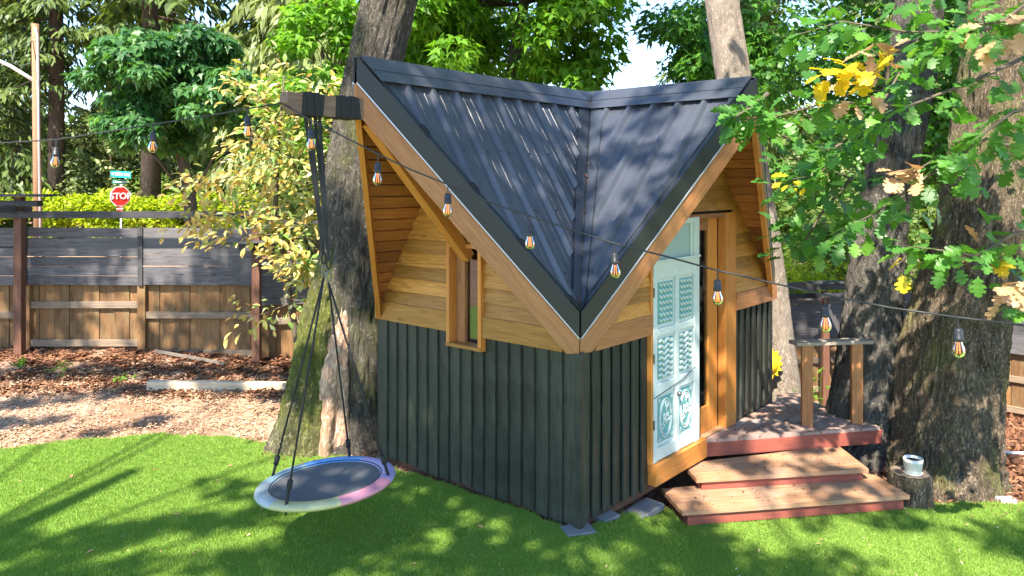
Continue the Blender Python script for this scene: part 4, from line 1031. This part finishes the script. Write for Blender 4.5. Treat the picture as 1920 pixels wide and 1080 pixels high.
# fallen leaves on the turf
fl = leaf_mesh(T_OVAL, M['lf_dry'], 0)
for k, (px, py, lab) in enumerate([(325, 979, 'curled brown leaf on the turf left of the swing'), (490, 971, 'small brown leaf on the turf just left of the swing shadow'), (178, 1047, 'brown leaf near the lower left corner of the turf'), (895, 1000, 'fallen leaf on the turf in front of the hut wall'),
                                   (287, 894, 'dark twig like leaf on the sunny turf'), (437, 885, 'narrow dry leaf on the turf before the swing'), (135, 902, 'thin dry leaf at the far left of the turf')]):
    Yd = CH * F / (py - YH); x = (px - CX) / F * Yd
    o = link('fallen_leaf', fl, None, Matrix.Translation(g3(x, Yd, .055)) @ Matrix.Rotation(k * 1.9, 4, 'Z') @ Matrix.Scale(.055, 4)); tag(o, lab, 'leaf', 'fallen leaves on the turf')

# ================================================================== BEYOND THE FENCE
def leafy(name, label, cat, loc, centers, radii, per, tpl, size, mat, trunkpath=None, bmat='bark_fir', group=None, part='crown', **kw):
    t = thing(name, label, cat, loc, group)
    if trunkpath:
        V, Fs = tube_vf([p[:3] for p in trunkpath], [p[3] for p in trunkpath], 14); mk('trunk', V, Fs, M[bmat], t, None, True)
        V = []; Fs = []
        for c in list(centers)[::max(1, len(centers) // 14)]:
            k = min(range(len(trunkpath)), key=lambda i: abs(trunkpath[i][2] - (c[2] - .8))); b = Vector(trunkpath[k][:3]); c = Vector(c)
            tube_vf([b, lerp(b, c, .5) + Vector((0, 0, .15)), c], [trunkpath[k][3] * .35, trunkpath[k][3] * .2, .008], 6, V, Fs)
        mk('limbs', V, Fs, M[bmat], t, None, True)
    o = link(part, leaves_at(part, centers, radii, per, tpl, size, M[mat], **kw), t)
    return t
# hedges
def hedge(label, x0, x1, y, zt, mat='lf_hedge', dep=.9, per=150, n=None, zb=None, ls=None):
    ls = ls or (.14 if y > 18 else .095)
    g = np.random.default_rng(int(abs(x0) * 10)); n = n or int((x1 - x0) * 9); c = np.stack([g.uniform(x0, x1, n), y + g.uniform(-dep / 2, dep / 2, n), zt - .28 - g.random(n) ** 1.6 * 1.0 + .12 * np.sin(g.uniform(x0, x1, n) * 2)], 1)
    gz = float(zg((x0 + x1) / 2, y))
    return leafy('hedge', label, 'hedge', ((x0 + x1) / 2, y, gz), c, np.full(n, .30), per, T_OVAL, ls, mat, part='foliage', droop=-.3)
hedge('bright lime hedge beyond the left fence behind the stop sign', -15.5, -5.2, 22, 2.12, per=190)
hedge('bright lime hedge seen over the fence behind the deck', 3.0, 9.5, 14.5, .95, dep=1.5)
hedge('lime hedge strip just past the grey fence behind the hut', -3.2, 2.8, 14.5, 1.5, per=60)
hedge('low lime bush row right behind the golden shrub', -5.0, -1.2, 20, 1.9, dep=1.5, per=110)

# the dark maple at the left, the bright maples behind the roof
leafy('maple_tree', 'dark blue green maple crown left of the golden shrub', 'tree', (-6.9, 15.6, 0), crown_centers((-6.65, 15, 4.3), (1.75, 1.3, 1.3), 95, .3, 3), np.full(95, .38), 120, T_MAPLE, .19, 'lf_dark',
      [(-6.6, 16, 0, .16), (-6.7, 15.8, 2, .13), (-6.8, 15.2, 4, .09), (-6.8, 15, 5, .04)], 'bark_maple', droop=.9, flat=.5)
leafy('maple_tree', 'bright green maple crown hanging over the roof ridge in the middle', 'tree', (-.2, 13.5, 0), crown_centers((-.2, 13, 5.6), (2.05, 1.5, 2.2), 160, .3, 5), np.full(160, .42), 120, T_MAPLE, .17, 'lf_bright',
      [(-.3, 14, -.3, .2), (-.2, 13.8, 3, .17), (.2, 13.3, 5.5, .10), (.6, 13, 7, .04)], 'bark_maple', droop=.8, flat=.65)
leafy('maple_tree', 'small green maple between the sky gap and the pale trunk', 'tree', (3.7, 13.5, -.4), crown_centers((3.35, 13, 4.4), (1.0, 1.2, 1.6), 75, .25, 8), np.full(75, .36), 110, T_MAPLE, .15, 'lf_oak',
      [(3.9, 13.8, -.5, .15), (3.8, 13.5, 2.5, .12), (3.6, 13.1, 4.6, .06), (3.5, 13, 5.5, .03)], 'bark_maple', droop=.5, flat=.6)
leafy('maple_tree', 'light green maple peeking between the conifers and the leaning trunk', 'tree', (-3.6, 14.5, 0), crown_centers((-3.1, 14, 4.3), (1.35, 1.1, 1.6), 62, .25, 12), np.full(62, .36), 110, T_MAPLE, .15, 'lf_bright',
      [(-3.6, 14.6, 0, .14), (-3.5, 14.4, 2.5, .11), (-3.2, 14.1, 4.3, .06), (-3.1, 14, 5, .03)], 'bark_maple', droop=.7, flat=.6)
leafy('broadleaf_tree', 'green oak crown filling the gap between the roof tip and the oak stems', 'tree', (5.6, 10.5, -.8), crown_centers((5.25, 10.2, 3.85), (1.75, 1.2, 2.0), 120, .2, 21), np.full(120, .36), 90, T_DIAF, .10, 'lf_oak',
      [(5.45, 10.8, -.9, .11), (5.4, 10.7, 2, .10), (5.3, 10.5, 4, .08), (5.3, 10.3, 6.5, .04)], 'bark_oak', droop=.4, flat=.7)
leafy('broadleaf_tree', 'green leafy crown at the right edge behind the mossy oak trunk', 'tree', (8.3, 11.0, -.8), crown_centers((7.6, 10.6, 3.8), (1.6, 1.2, 2.3), 85, .2, 27), np.full(85, .38), 90, T_DIAF, .11, 'lf_oak',
      [(8.2, 11.2, -.9, .12), (8.1, 11, 2, .10), (7.7, 10.7, 4.5, .05)], 'bark_oak', droop=.4, flat=.7)

# conifers
def conifer_mesh(nm, h, r, z0, mat, seed, n_br=150, lf=.42, per=58, droop=.35):
    g = np.random.default_rng(seed); P = []; X_ = []; U = []; V = []; Fs = []
    for i in range(n_br):
        z = z0 + (h - z0) * ((i + g.random()) / n_br) ** .9; a = g.uniform(0, 6.283); Lb = r * (1 - (z / h) ** 1.1) * g.uniform(.55, 1.1) + .4
        d = np.array([math.cos(a), math.sin(a), 0]); t = np.linspace(.12, 1, per); bend = -droop * t ** 1.6 * Lb * .8
        if i % 3 == 0:
            tube_vf([Vector((0, 0, z)), Vector(d * Lb * .5) + Vector((0, 0, z - droop * .33 * Lb * .8)), Vector(d * Lb) + Vector((0, 0, z - droop * Lb * .8))], [.05, .03, .01], 5, V, Fs)
        side = np.array([-d[1], d[0], 0]); wv = g.uniform(-1, 1, per) * (1.05 - t) * Lb * .42
        p = d[None] * (t * Lb)[:, None] + side[None] * wv[:, None]; p[:, 2] = z + bend - np.abs(wv) * .25 + g.normal(size=per) * .06
        x = d[None] * .8 + side[None] * np.sign(wv)[:, None] * g.uniform(.2, 1.0, per)[:, None] + g.normal(size=(per, 3)) * .25; x[:, 2] -= droop * 1.3 + .15
        P.append(p); X_.append(x); u = g.normal(size=(per, 3)) * .35; u[:, 2] += 1; U.append(u)
    P = np.concatenate(P); X_ = np.concatenate(X_); U = np.concatenate(U)
    br = bpy.data.meshes.new('boughs'); br.from_pydata([tuple(v) for v in V], [], Fs); br.materials.append(M['bark_fir'])
    return scatter(nm, T_NEEDLE2, P, X_, U, lf * g.uniform(.6, 1.2, len(P)), M[mat]), br
T_NEEDLE2 = (np.array([(0, 0, 0), (.3, .13, -.02), (.62, .10, -.10), (1, 0, -.28), (.62, -.10, -.10), (.3, -.13, -.02)], float), [(0, 1, 5), (1, 2, 4, 5), (2, 3, 4)])
cm = {'a': conifer_mesh('crown', 20, 4.2, 2.0, 'lf_conifer', 1, 200), 'b': conifer_mesh('crown', 17, 3.4, 1.6, 'lf_cedar', 2, 190, .5, 58, .75), 'c': conifer_mesh('crown', 22, 3.6, 6.0, 'lf_conifer', 3, 170, .45)}
def conifer(kind, x, y, s, label, rz, tr=.28, h=20):
    z = float(zg(x, y)) - .1; t = thing('fir_tree', label, 'tree', (x, y, z), 'conifers beyond the fence')
    V, Fs = tube_vf([(x, y, z - .2), (x, y, z + 6), (x, y, z + h * s)], [tr, tr * .8, tr * .15], 16); mk('trunk', V, Fs, M['bark_fir'], t, None, True)
    Mx = Matrix.Translation((x, y, z)) @ Matrix.Rotation(rz, 4, 'Z') @ Matrix.Scale(s, 4)
    link('crown', cm[kind][0], t, Mx); link('boughs', cm[kind][1], t, Mx); return t
conifer('c', -10.7, 22.5, 1.0, 'straight fir trunk rising behind the dark maple crown', .3, .30, 22)
for i, (k, x, y, s, l) in enumerate([('a', -16.5, 24, .9, 'dark fir at the far left above the street lamp arm'), ('b', -13.2, 27, .95, 'pale drooping cedar just right of the utility pole'), ('b', -7.2, 24, 1.0, 'pale drooping cedar above the dark maple'), ('b', -5.2, 21, .9, 'yellowish cedar with hanging sprays left of the leaning trunk'),
                                   ('a', -9.2, 29, 1.1, 'dark fir between the two pale cedars'), ('a', -2.5, 30, 1.0, 'dark fir directly behind the leaning trunk'), ('a', 7.6, 24, .95, 'dark fir just right of the pale trunk'), ('a', 11.2, 20, .8, 'dark fir behind the oak stems'),
                                   ('b', 9.5, 30, .85, 'soft pale cedar low behind the deck'), ('b', 16, 27, .95, 'pale cedar at the right edge of the view'), ('a', -21, 32, 1.1, 'big dark fir at the left edge of the view'), ('c', -6.5, 34, 1.1, 'tall bare stemmed fir far behind the cedars'), ('a', 21, 33, 1.0, 'distant fir at the far right'), ('c', -14.1, 23.5, .9, 'thin dark fir stem between the utility pole and the stop sign'), ('c', -4.9, 26, 1.0, 'straight fir stem left of the leaning trunk'), ('c', 12.5, 26, 1.0, 'straight fir stem far behind the oak'), ('c', -18.6, 27, 1.0, 'straight fir stem at the far left')]):
    conifer(k, x, y, s, l, i * 1.7, .26, {'a': 20, 'b': 17, 'c': 22}[k])
# broadleaf trees of the wood beyond, one shared crown mesh each
bc_ = crown_centers((0, 0, 4.2), (3.0, 2.4, 3.6), 150, .45, 31); fm = {m: leaves_at('crown', bc_, np.full(150, .62), 62, T_DIAF, .24, M[m], droop=.4) for m in ('lf_far', 'lf_pale')}
spots = [(-24, 40, 'far'), (-19, 38, 'pale'), (-14, 36, 'far'), (-10, 40, 'pale'), (-5, 38, 'pale'), (-1, 42, 'far'), (3, 46, 'pale'), (13, 36, 'pale'), (17, 38, 'far'), (22, 42, 'pale'), (9.5, 38, 'pale'), (27, 44, 'far'), (-30, 46, 'far'), (-12.5, 25, 'far'), (-17.5, 28, 'far'), (-3.6, 24, 'far'), (1.5, 27, 'far')]
wlab = ['behind the utility pole', 'between the utility pole and the stop sign', 'behind the stop sign', 'behind the dark maple crown', 'behind the golden shrub', 'behind the leaning maple trunk', 'seen left of the sky gap over the roof', 'behind the pale trunk', 'behind the deck railing post', 'behind the left oak stem',
        'just right of the hut roof', 'behind the mossy oak trunk', 'at the far left edge', 'near the road left of the fir trunk', 'near the road at the left edge', 'near the road behind the roof apex', 'near the road behind the roof ridge']
for i, (x, y, m) in enumerate(spots):
    s = .75 + .06 * (i % 5); s = .45 if y < 29 else s
    t = thing('broadleaf_tree', ('pale' if m == 'pale' else 'mid green') + ' tree of the far wood ' + wlab[i], 'tree', (x, y, 0), 'trees of the far wood')
    V, Fs = tube_vf([(x, y, -.5), (x + .2, y, 2.5 * s), (x, y, 5 * s)], [.22, .17, .06], 10); mk('trunk', V, Fs, M['bark_fir'], t, None, True)
    link('crown', fm['lf_' + m], t, Matrix.Translation((x, y, -.6)) @ Matrix.Rotation(i * 2.1, 4, 'Z') @ Matrix.Scale(s, 4))
# far wood as one mass
g = np.random.default_rng(77); C = np.stack([g.uniform(-55, 55, 900), g.uniform(48, 60, 900), g.random(900) ** .8 * 8.0 - 1], 1); C = C[~((C[:, 0] > 3) & (C[:, 0] < 11) & (C[:, 2] > 6))]
fw = link('far_wood', leaves_at('far_wood', C, np.full(len(C), 1.5), 60, T_DIAF, .55, M['lf_far'], droop=.3)); fw['kind'] = 'stuff'
for i, (x, y, z, s_, m, l) in enumerate([(-13.0, 24.5, 0, .5, 'pale', 'airy pale tree between the utility pole and the stop sign'), (-17.0, 23.0, 0, .5, 'far', 'sunlit green tree just behind the utility pole'), (-4.6, 18.5, 0, .42, 'far', 'sunlit green tree behind the golden shrub'), (7.9, 19, -.6, .34, 'pale', 'airy pale shrub tree seen over the deck railing'), (10.5, 22, -.6, .5, 'pale', 'pale grey green tree between the oak stems')]):
    t = thing('broadleaf_tree', l, 'tree', (x, y, z)); V, Fs = tube_vf([(x, y, z - .3), (x + .1, y, z + 4.2 * s_), (x, y, z + 8 * s_)], [.09, .07, .02], 10); mk('trunk', V, Fs, M['bark_fir'], t, None, True)
    link('crown', fm['lf_' + m], t, Matrix.Translation((x, y, z + .9)) @ Matrix.Rotation(i * 1.1 + .5, 4, 'Z') @ Matrix.Scale(s_, 4))
# understorey bushes along the street
us = leaves_at('foliage', crown_centers((0, 0, 1.1), (1.6, 1.0, 1.1), 40, .2, 41), np.full(40, .42), 75, T_DIAF, .13, M['lf_far'], droop=.2)
blab = ['at the far left edge', 'below the utility pole', 'around the stop sign post', 'below the dark maple crown', 'left of the golden shrub', 'right behind the golden shrub', 'hidden by the hut roof', 'behind the middle of the hut', 'behind the right roof tip', 'over the deck railing', 'behind the left oak stem', 'behind the mossy oak trunk',
        'left of the utility pole', 'just right of the hut corner', 'low behind the railing cap']
for i, (x, y) in enumerate([(-20, 25), (-17, 25.5), (-11.5, 25), (-9.0, 25), (-4.8, 22.5), (-2, 18.5), (.8, 19), (3.4, 19.5), (6.2, 18.5), (9, 19.5), (12, 20), (15, 21), (-18, 24), (7.2, 16.5), (10.6, 16)]):
    o = link('bush', us, None, Matrix.Translation((x, y, -.1 if x < 3 else -.5)) @ Matrix.Rotation(i * 1.3, 4, 'Z') @ Matrix.Scale(1 + .14 * (i % 3), 4)); tag(o, 'rounded green bush beyond the fence ' + blab[i], 'bush', 'bushes under the trees beyond the fence')

# utility pole with conduit and lamp arm
PD = 17.6
px_ = at(66, 45, PD); up = thing('utility_pole', 'brown wooden utility pole with white conduit at the far left', 'utility pole', (px_.x, PD, 0))
tube('pole', [(px_.x + .08, PD, 0), (px_.x, PD, px_.z)], [.095, .075], M['polewood'], up, 14)
tube('conduit', [(px_.x + .18, PD - .08, 0), (px_.x + .10, PD - .08, px_.z - .3), (px_.x + .05, PD - .08, px_.z - .1)], .024, M['pipe'], up, 8)
tube('lamp_arm', [at(62, 150, PD), at(20, 124, PD), at(-40, 96, PD), at(-90, 90, PD)], [.045, .04, .035, .03], M['pipe'], up, 8)
for s in ((at(66, 75, PD), at(-60, 120, PD - 2)), (at(66, 115, PD), at(20, 118, PD))): tube('pole_wire', [s[0], lerp(*s, .5) + Vector((0, 0, -.08)), s[1]], .010, M['cable'], up, 5)
# stop sign with street names
ss = thing('stop_sign', 'red stop sign with two green street name blades above the lime hedge', 'road sign', (-10.1, 19.6, 0))
c = at(225.5, 368, 19.6); ang = R(52); sx = Vector((math.cos(ang), math.sin(ang), 0)) * 1.0; sn = Vector((math.sin(ang), -math.cos(ang), 0))
def octa(nm, r_, off, mat): prism(nm, [c + sx * r_ * math.cos(R(22.5 + 45 * k)) + UP * r_ * math.sin(R(22.5 + 45 * k)) + sn * off for k in range(8)], -sn * .008, mat, ss, sx)
octa('sign_border', .274, .0, M['signwhite']); octa('sign_face', .252, .008, M['signred'])
tube('sign_post', [(c.x, c.y + .04, 0), (c.x, c.y + .04, c.z + .36)], .022, M['lampgrey'], ss, 8)
def text(s, size, pos, xdir, nn, mat, parent, nm='lettering'):
    cu = bpy.data.curves.new(nm, 'FONT'); cu.body = s; cu.size = size; cu.align_x = 'CENTER'; cu.align_y = 'CENTER'; cu.extrude = .002; cu.offset = size * .02; cu.materials.append(mat)
    t = bpy.data.objects.new(nm, cu); COL.objects.link(t); dg = bpy.context.evaluated_depsgraph_get(); me = bpy.data.meshes.new_from_object(t.evaluated_get(dg))
    bpy.data.objects.remove(t); me.name = nm
    return link(nm, me, parent, frame(pos, xdir, nn))
text('STOP', .225, c + sn * .022, sx, sn, M['signwhite'], ss)
def blade(ctr, xd, nn, w_, h_, mat, s, sz):
    prism('sign_blade', [ctr - xd * w_ / 2 - UP * h_ / 2, ctr + xd * w_ / 2 - UP * h_ / 2, ctr + xd * w_ / 2 + UP * h_ / 2, ctr - xd * w_ / 2 + UP * h_ / 2], -nn * .01, mat, ss, xd); text(s, sz, ctr + nn * .012, xd, nn, M['signwhite'], ss)
x1 = Vector((.96, -.22, -.06)).normalized(); n1 = Vector((-.22, -.97, 0)).normalized()
x1 = (x1 - n1 * x1.dot(n1)).normalized()
blade(at(226, 327, 19.5), x1, n1, .61, .165, M['signgreen'], 'W 28TH AVE', .10)
x2 = Vector((.8, .6, 0)); n2 = Vector((.6, -.8, 0)); blade(at(224.5, 341, 19.6), x2, n2, .35, .115, M['signgreen2'], 'Chambers', .075)
prism('sign_plate', [at(219, 388, 19.6), at(230, 388, 19.6), at(230, 395, 19.6), at(219, 395, 19.6)], (0, .01, 0), M['signred'], ss); text('ALL WAY', .042, at(224.5, 391.5, 19.57), Vector((1, 0, 0)), Vector((0, -1, 0)), M['signwhite'], ss)
# street beyond the hedge
o = mk('street', [(-60, 15.2, .012), (0, 15.2, .012), (0, 19.0, .012), (-60, 19.0, .012)], [(0, 1, 2, 3)], plain('asphalt', (.05, .05, .052), .9, sc=60, bs=.5)); o['kind'] = 'structure'

# ================================================================== UNSEEN OAKS BEHIND THE CAMERA, LEAF CLUMPS ADDED TO SHADE THE YARD
SH = SDIR / math.hypot(SDIR.x, SDIR.y)
g = np.random.default_rng(5); tg = []
def add(pts, rad, keep=1.0):
    for p in pts:
        if g.random() < keep: tg.append((Vector(p), rad * g.uniform(.8, 1.2)))
holes = [(1.386, .49, .13, .24), (.855, .69, .15, .30), (1.75, .62, .06, .14)]
add([L(a, 0, z) for a in np.arange(0, 2.2, .19) for z in np.arange(.1, 1.9, .24) if not any(((a - h[0]) / h[2]) ** 2 + ((z - h[1]) / h[3]) ** 2 < 1.6 for h in holes)], .185)
add([L(0, b, z) for b in np.arange(.05, .9, .25) for z in np.arange(.1, 1.3, .3)], .22)
add([L(1.04 - .95 * u, -1.0 * (1 - v) + 1.5 * v * (1 - u) - (0 if v else 0) * 0, 3.0 - 1.55 * u) for u in np.arange(0, 1, .16) for v in np.arange(0, 1, .14)], .235, .96)
add([L(-.45 * (1 - v) + 1.0 * v * (1 - u), 1.62 - 1.5 * u, 3.0 - 1.55 * u) for u in np.arange(0, 1, .16) for v in np.arange(0, 1, .2)], .20, .50)
def field(x0, x1, y0, y1, st, rad, keep, nz, th):
    out_ = []
    for x in np.arange(x0, x1, st):
        for y in np.arange(y0, y1, st):
            if mn.noise(Vector((x * nz, y * nz * 1.3, 4.2))) > th: out_.append((x + g.uniform(-.05, .05), y + g.uniform(-.05, .05), 0))
    add(out_, rad, keep)
field(-1.3, 1.7, 4.1, 5.3, .21, .21, .95, 1.5, -.18); field(-1.1, .2, 5.3, 6.3, .22, .22, .9, 1.2, -.3)
field(1.3, 5.0, 4.2, 5.7, .23, .20, .9, 1.4, .02); field(1.5, 3.4, 5.7, 7.4, .23, .16, .55, 1.6, .08)
for (x0, y0), (x1, y1), rd in (((-3.9, 4.62), (-1.4, 5.45), .13), ((-2.2, 5.9), (-1.5, 5.5), .18), ((-3.0, 4.45), (-1.0, 4.85), .17), ((-5.5, 7.9), (-3.9, 8.5), .15), ((-3.9, 7.2), (-3.4, 7.7), .12), ((-6, 7.4), (-4.6, 7.5), .13), ((-7, 8.8), (-2.2, 9.2), .26), ((-3.4, 8.6), (-1.9, 8.1), .16)):
    add([(x0 + (x1 - x0) * t + g.normal() * .05, y0 + (y1 - y0) * t + g.normal() * .05, 0) for t in np.arange(0, 1, .17 / math.hypot(x1 - x0, y1 - y0))], rd, .85)
add([(x, 9.6, z) for x in np.arange(-8, -3.2, .28) for z in np.arange(.3, 2, .3) if mn.noise(Vector((x * .8, z * .8, 9))) > -.12], .24)
add([(x, 11.6, z) for x in np.arange(2.6, 7, .35) for z in np.arange(-.8, .8, .35) if mn.noise(Vector((x * .9, z, 3))) > -.05], .26)
add([(x, 6.3, z) for x in np.arange(3.2, 4.5, .22) for z in np.arange(.2, 4.6, .25) if mn.noise(Vector((x * 1.1, z * 1.1, 7))) > (-.05 if z > .8 else .15)], .19)
add([(x, 6.8, z) for x in np.arange(-1.9, -1.1, .2) for z in np.arange(.3, 4.6, .25) if mn.noise(Vector((x * 1.2, z * 1.2, 2))) > .06], .17)
roots = [(-5.2, -1.2, 'unseen oak added behind the camera at the left to cast shade'), (.2, -3.4, 'unseen oak added behind the camera to cast shade'), (4.3, -2.2, 'unseen oak added behind the camera at the right to cast shade')]
cl_ = [[], [], []]
for p, rd in tg:
    k = g.uniform(5.6, 7.2); c = p + SH * k; i = min(range(3), key=lambda i: (roots[i][0] - c.x) ** 2 + (roots[i][1] - c.y) ** 2 * .3); cl_[i].append((c, rd))  # each added clump sits sunward of the spot it has to shade
for i, (x, y, lab) in enumerate(roots):
    t = thing('oak_tree', lab, 'tree', (x, y, 0), 'unseen oaks added to shade the yard'); V, Fs = tube_vf([(x, y, -.3), (x + .1, y, 3), (x, y + .3, 6.2), (x + .1, y + .8, 8.5)], [.32, .26, .18, .06], 14); mk('trunk', V, Fs, M['bark_oak'], t, None, True)
    V = []; Fs = []
    for c, rd in cl_[i][::26]: b = Vector((x, y + .3, 6.0 + .2 * (len(V) % 7) / 7)); tube_vf([b, lerp(b, c, .5) + Vector((0, 0, .4)), c], [.035, .02, .008], 6, V, Fs)
    mk('limbs', V, Fs, M['bark_oak'], t, None, True)
    link('crown', leaves_at('crown', [tuple(c) for c, _ in cl_[i]], [q for _, q in cl_[i]], 42, T_DIAF, .115, M['lf_oak'], droop=.3, shell=.15), t)
# crown of the twin oak above the picture
oc = crown_centers((4.9, 8.0, 8.4), (2.2, 2.2, 1.7), 90, .25, 61)
o = link('crown', leaves_at('crown', oc, np.full(90, .45), 90, T_DIAF, .13, M['lf_oak'], droop=.3), oak)
mc = crown_centers((.6, 8.6, 12.0), (2.6, 1.6, 1.6), 90, .25, 62)
o = link('crown', leaves_at('crown', mc, np.full(90, .5), 90, T_DIAF, .15, M['lf_bright'], droop=.3), bm)
# leaf debris caught in the valley
V = []
n_ = 60; tt = np.abs(rng.normal(size=n_)) * .25; tt[::2] = .55 + rng.normal(size=30) * .05
P = np.array([lerp(P00, C3, min(.95, max(.02, float(t)))) + UP * .035 + AD * random.gauss(0, .02) + BD * random.gauss(0, .02) for t in tt]); x = rng.normal(size=(n_, 3)); u = rng.normal(size=(n_, 3)) * .4; u[:, 2] = 1
o = link('leaf_debris', scatter('leaf_debris', T_OVAL, P, x, u, np.full(n_, .035), M['chip_brown'])); o['kind'] = 'stuff'
def debris(name, pts, size, mat, tpl=T_OVAL, tilt=.4):
    n = len(pts); x = rng.normal(size=(n, 3)); x[:, 2] *= .25; u = rng.normal(size=(n, 3)) * tilt; u[:, 2] = 1
    o = link(name, scatter(name, tpl, np.array([tuple(p) for p in pts]), x, u, size * rng.uniform(.5, 1.3, n), mat)); o['kind'] = 'stuff'
debris('leaf_bits_on_turf', [g3(x, y, .055) for x, y in zip(rng.uniform(-4.5, 4.5, 260), rng.uniform(4.4, 5.9, 260)) if y < np.interp(x, EX, EY) - .05], .022, M['chip_tan'])
debris('needles_on_roof', [L(a, b, ZE + KA * a + .006) for a, b in zip(rng.uniform(.25, .95, 70), rng.uniform(-.6, 1.3, 70)) if b < a * LB / LA - .1 and a > 1.04 * -b / OA + .1], .026, M['chip_brown'], T_NEEDLE, .15)
ft = []
for cx_, cy_, rr in ((-1.5, 6.9, .55), (3.8, 6.6, .58)):
    for k in range(420):
        a = rng.uniform(3.0, 6.4); q = rr * rng.uniform(.75, 1.5); x, y = cx_ + q * math.cos(a), cy_ + q * math.sin(a); ft.append(g3(x, y, .045 if y < np.interp(x, EX, EY) else .02))
debris('litter_at_trunk_feet', ft, .04, M['chip_brown'])
debris('needles_on_deck', [(x, y, DZ + .006) for x, y in zip(rng.uniform(1.9, 3.1, 120), rng.uniform(6.6, 7.4, 120)) if y > 6.45 + (x - 1.55) * .21 and y < 6.4 + (x - 1.6) * 1.1 and x < 3.0], .03, M['chip_brown'], T_OVAL, .2)
debris('leaf_bits_on_steps', [(x, 5.62 + (x - 1.3) * .165 + d, -.028) for x, d in zip(rng.uniform(1.35, 2.9, 40), rng.uniform(.0, .25, 40))] + [(x, 5.95 + (x - 1.45) * .15 + d, .070) for x, d in zip(rng.uniform(1.5, 2.8, 34), rng.uniform(.0, .35, 34))], .026, M['chip_brown'], T_OVAL, .2)
V = []; Fs = []
for a in np.arange(.16, .95, .26):
    for b in np.arange(-.9, 1.5, .2325):
        if b < a * LB / LA - .15 and a > 1.04 * -b / OA + .06: p = L(a, b + .035, ZE + KA * a - .002); nn_ = sheets['An'][1]; tube_vf([p, p + nn_ * .008], .007, 6, V, Fs)
mk('roof_screws', V, Fs, M['flash'], hut)
print('tris', sum(len(m.loops) - 2 * len(m.polygons) for m in bpy.data.meshes), 'objects', len(bpy.data.objects))
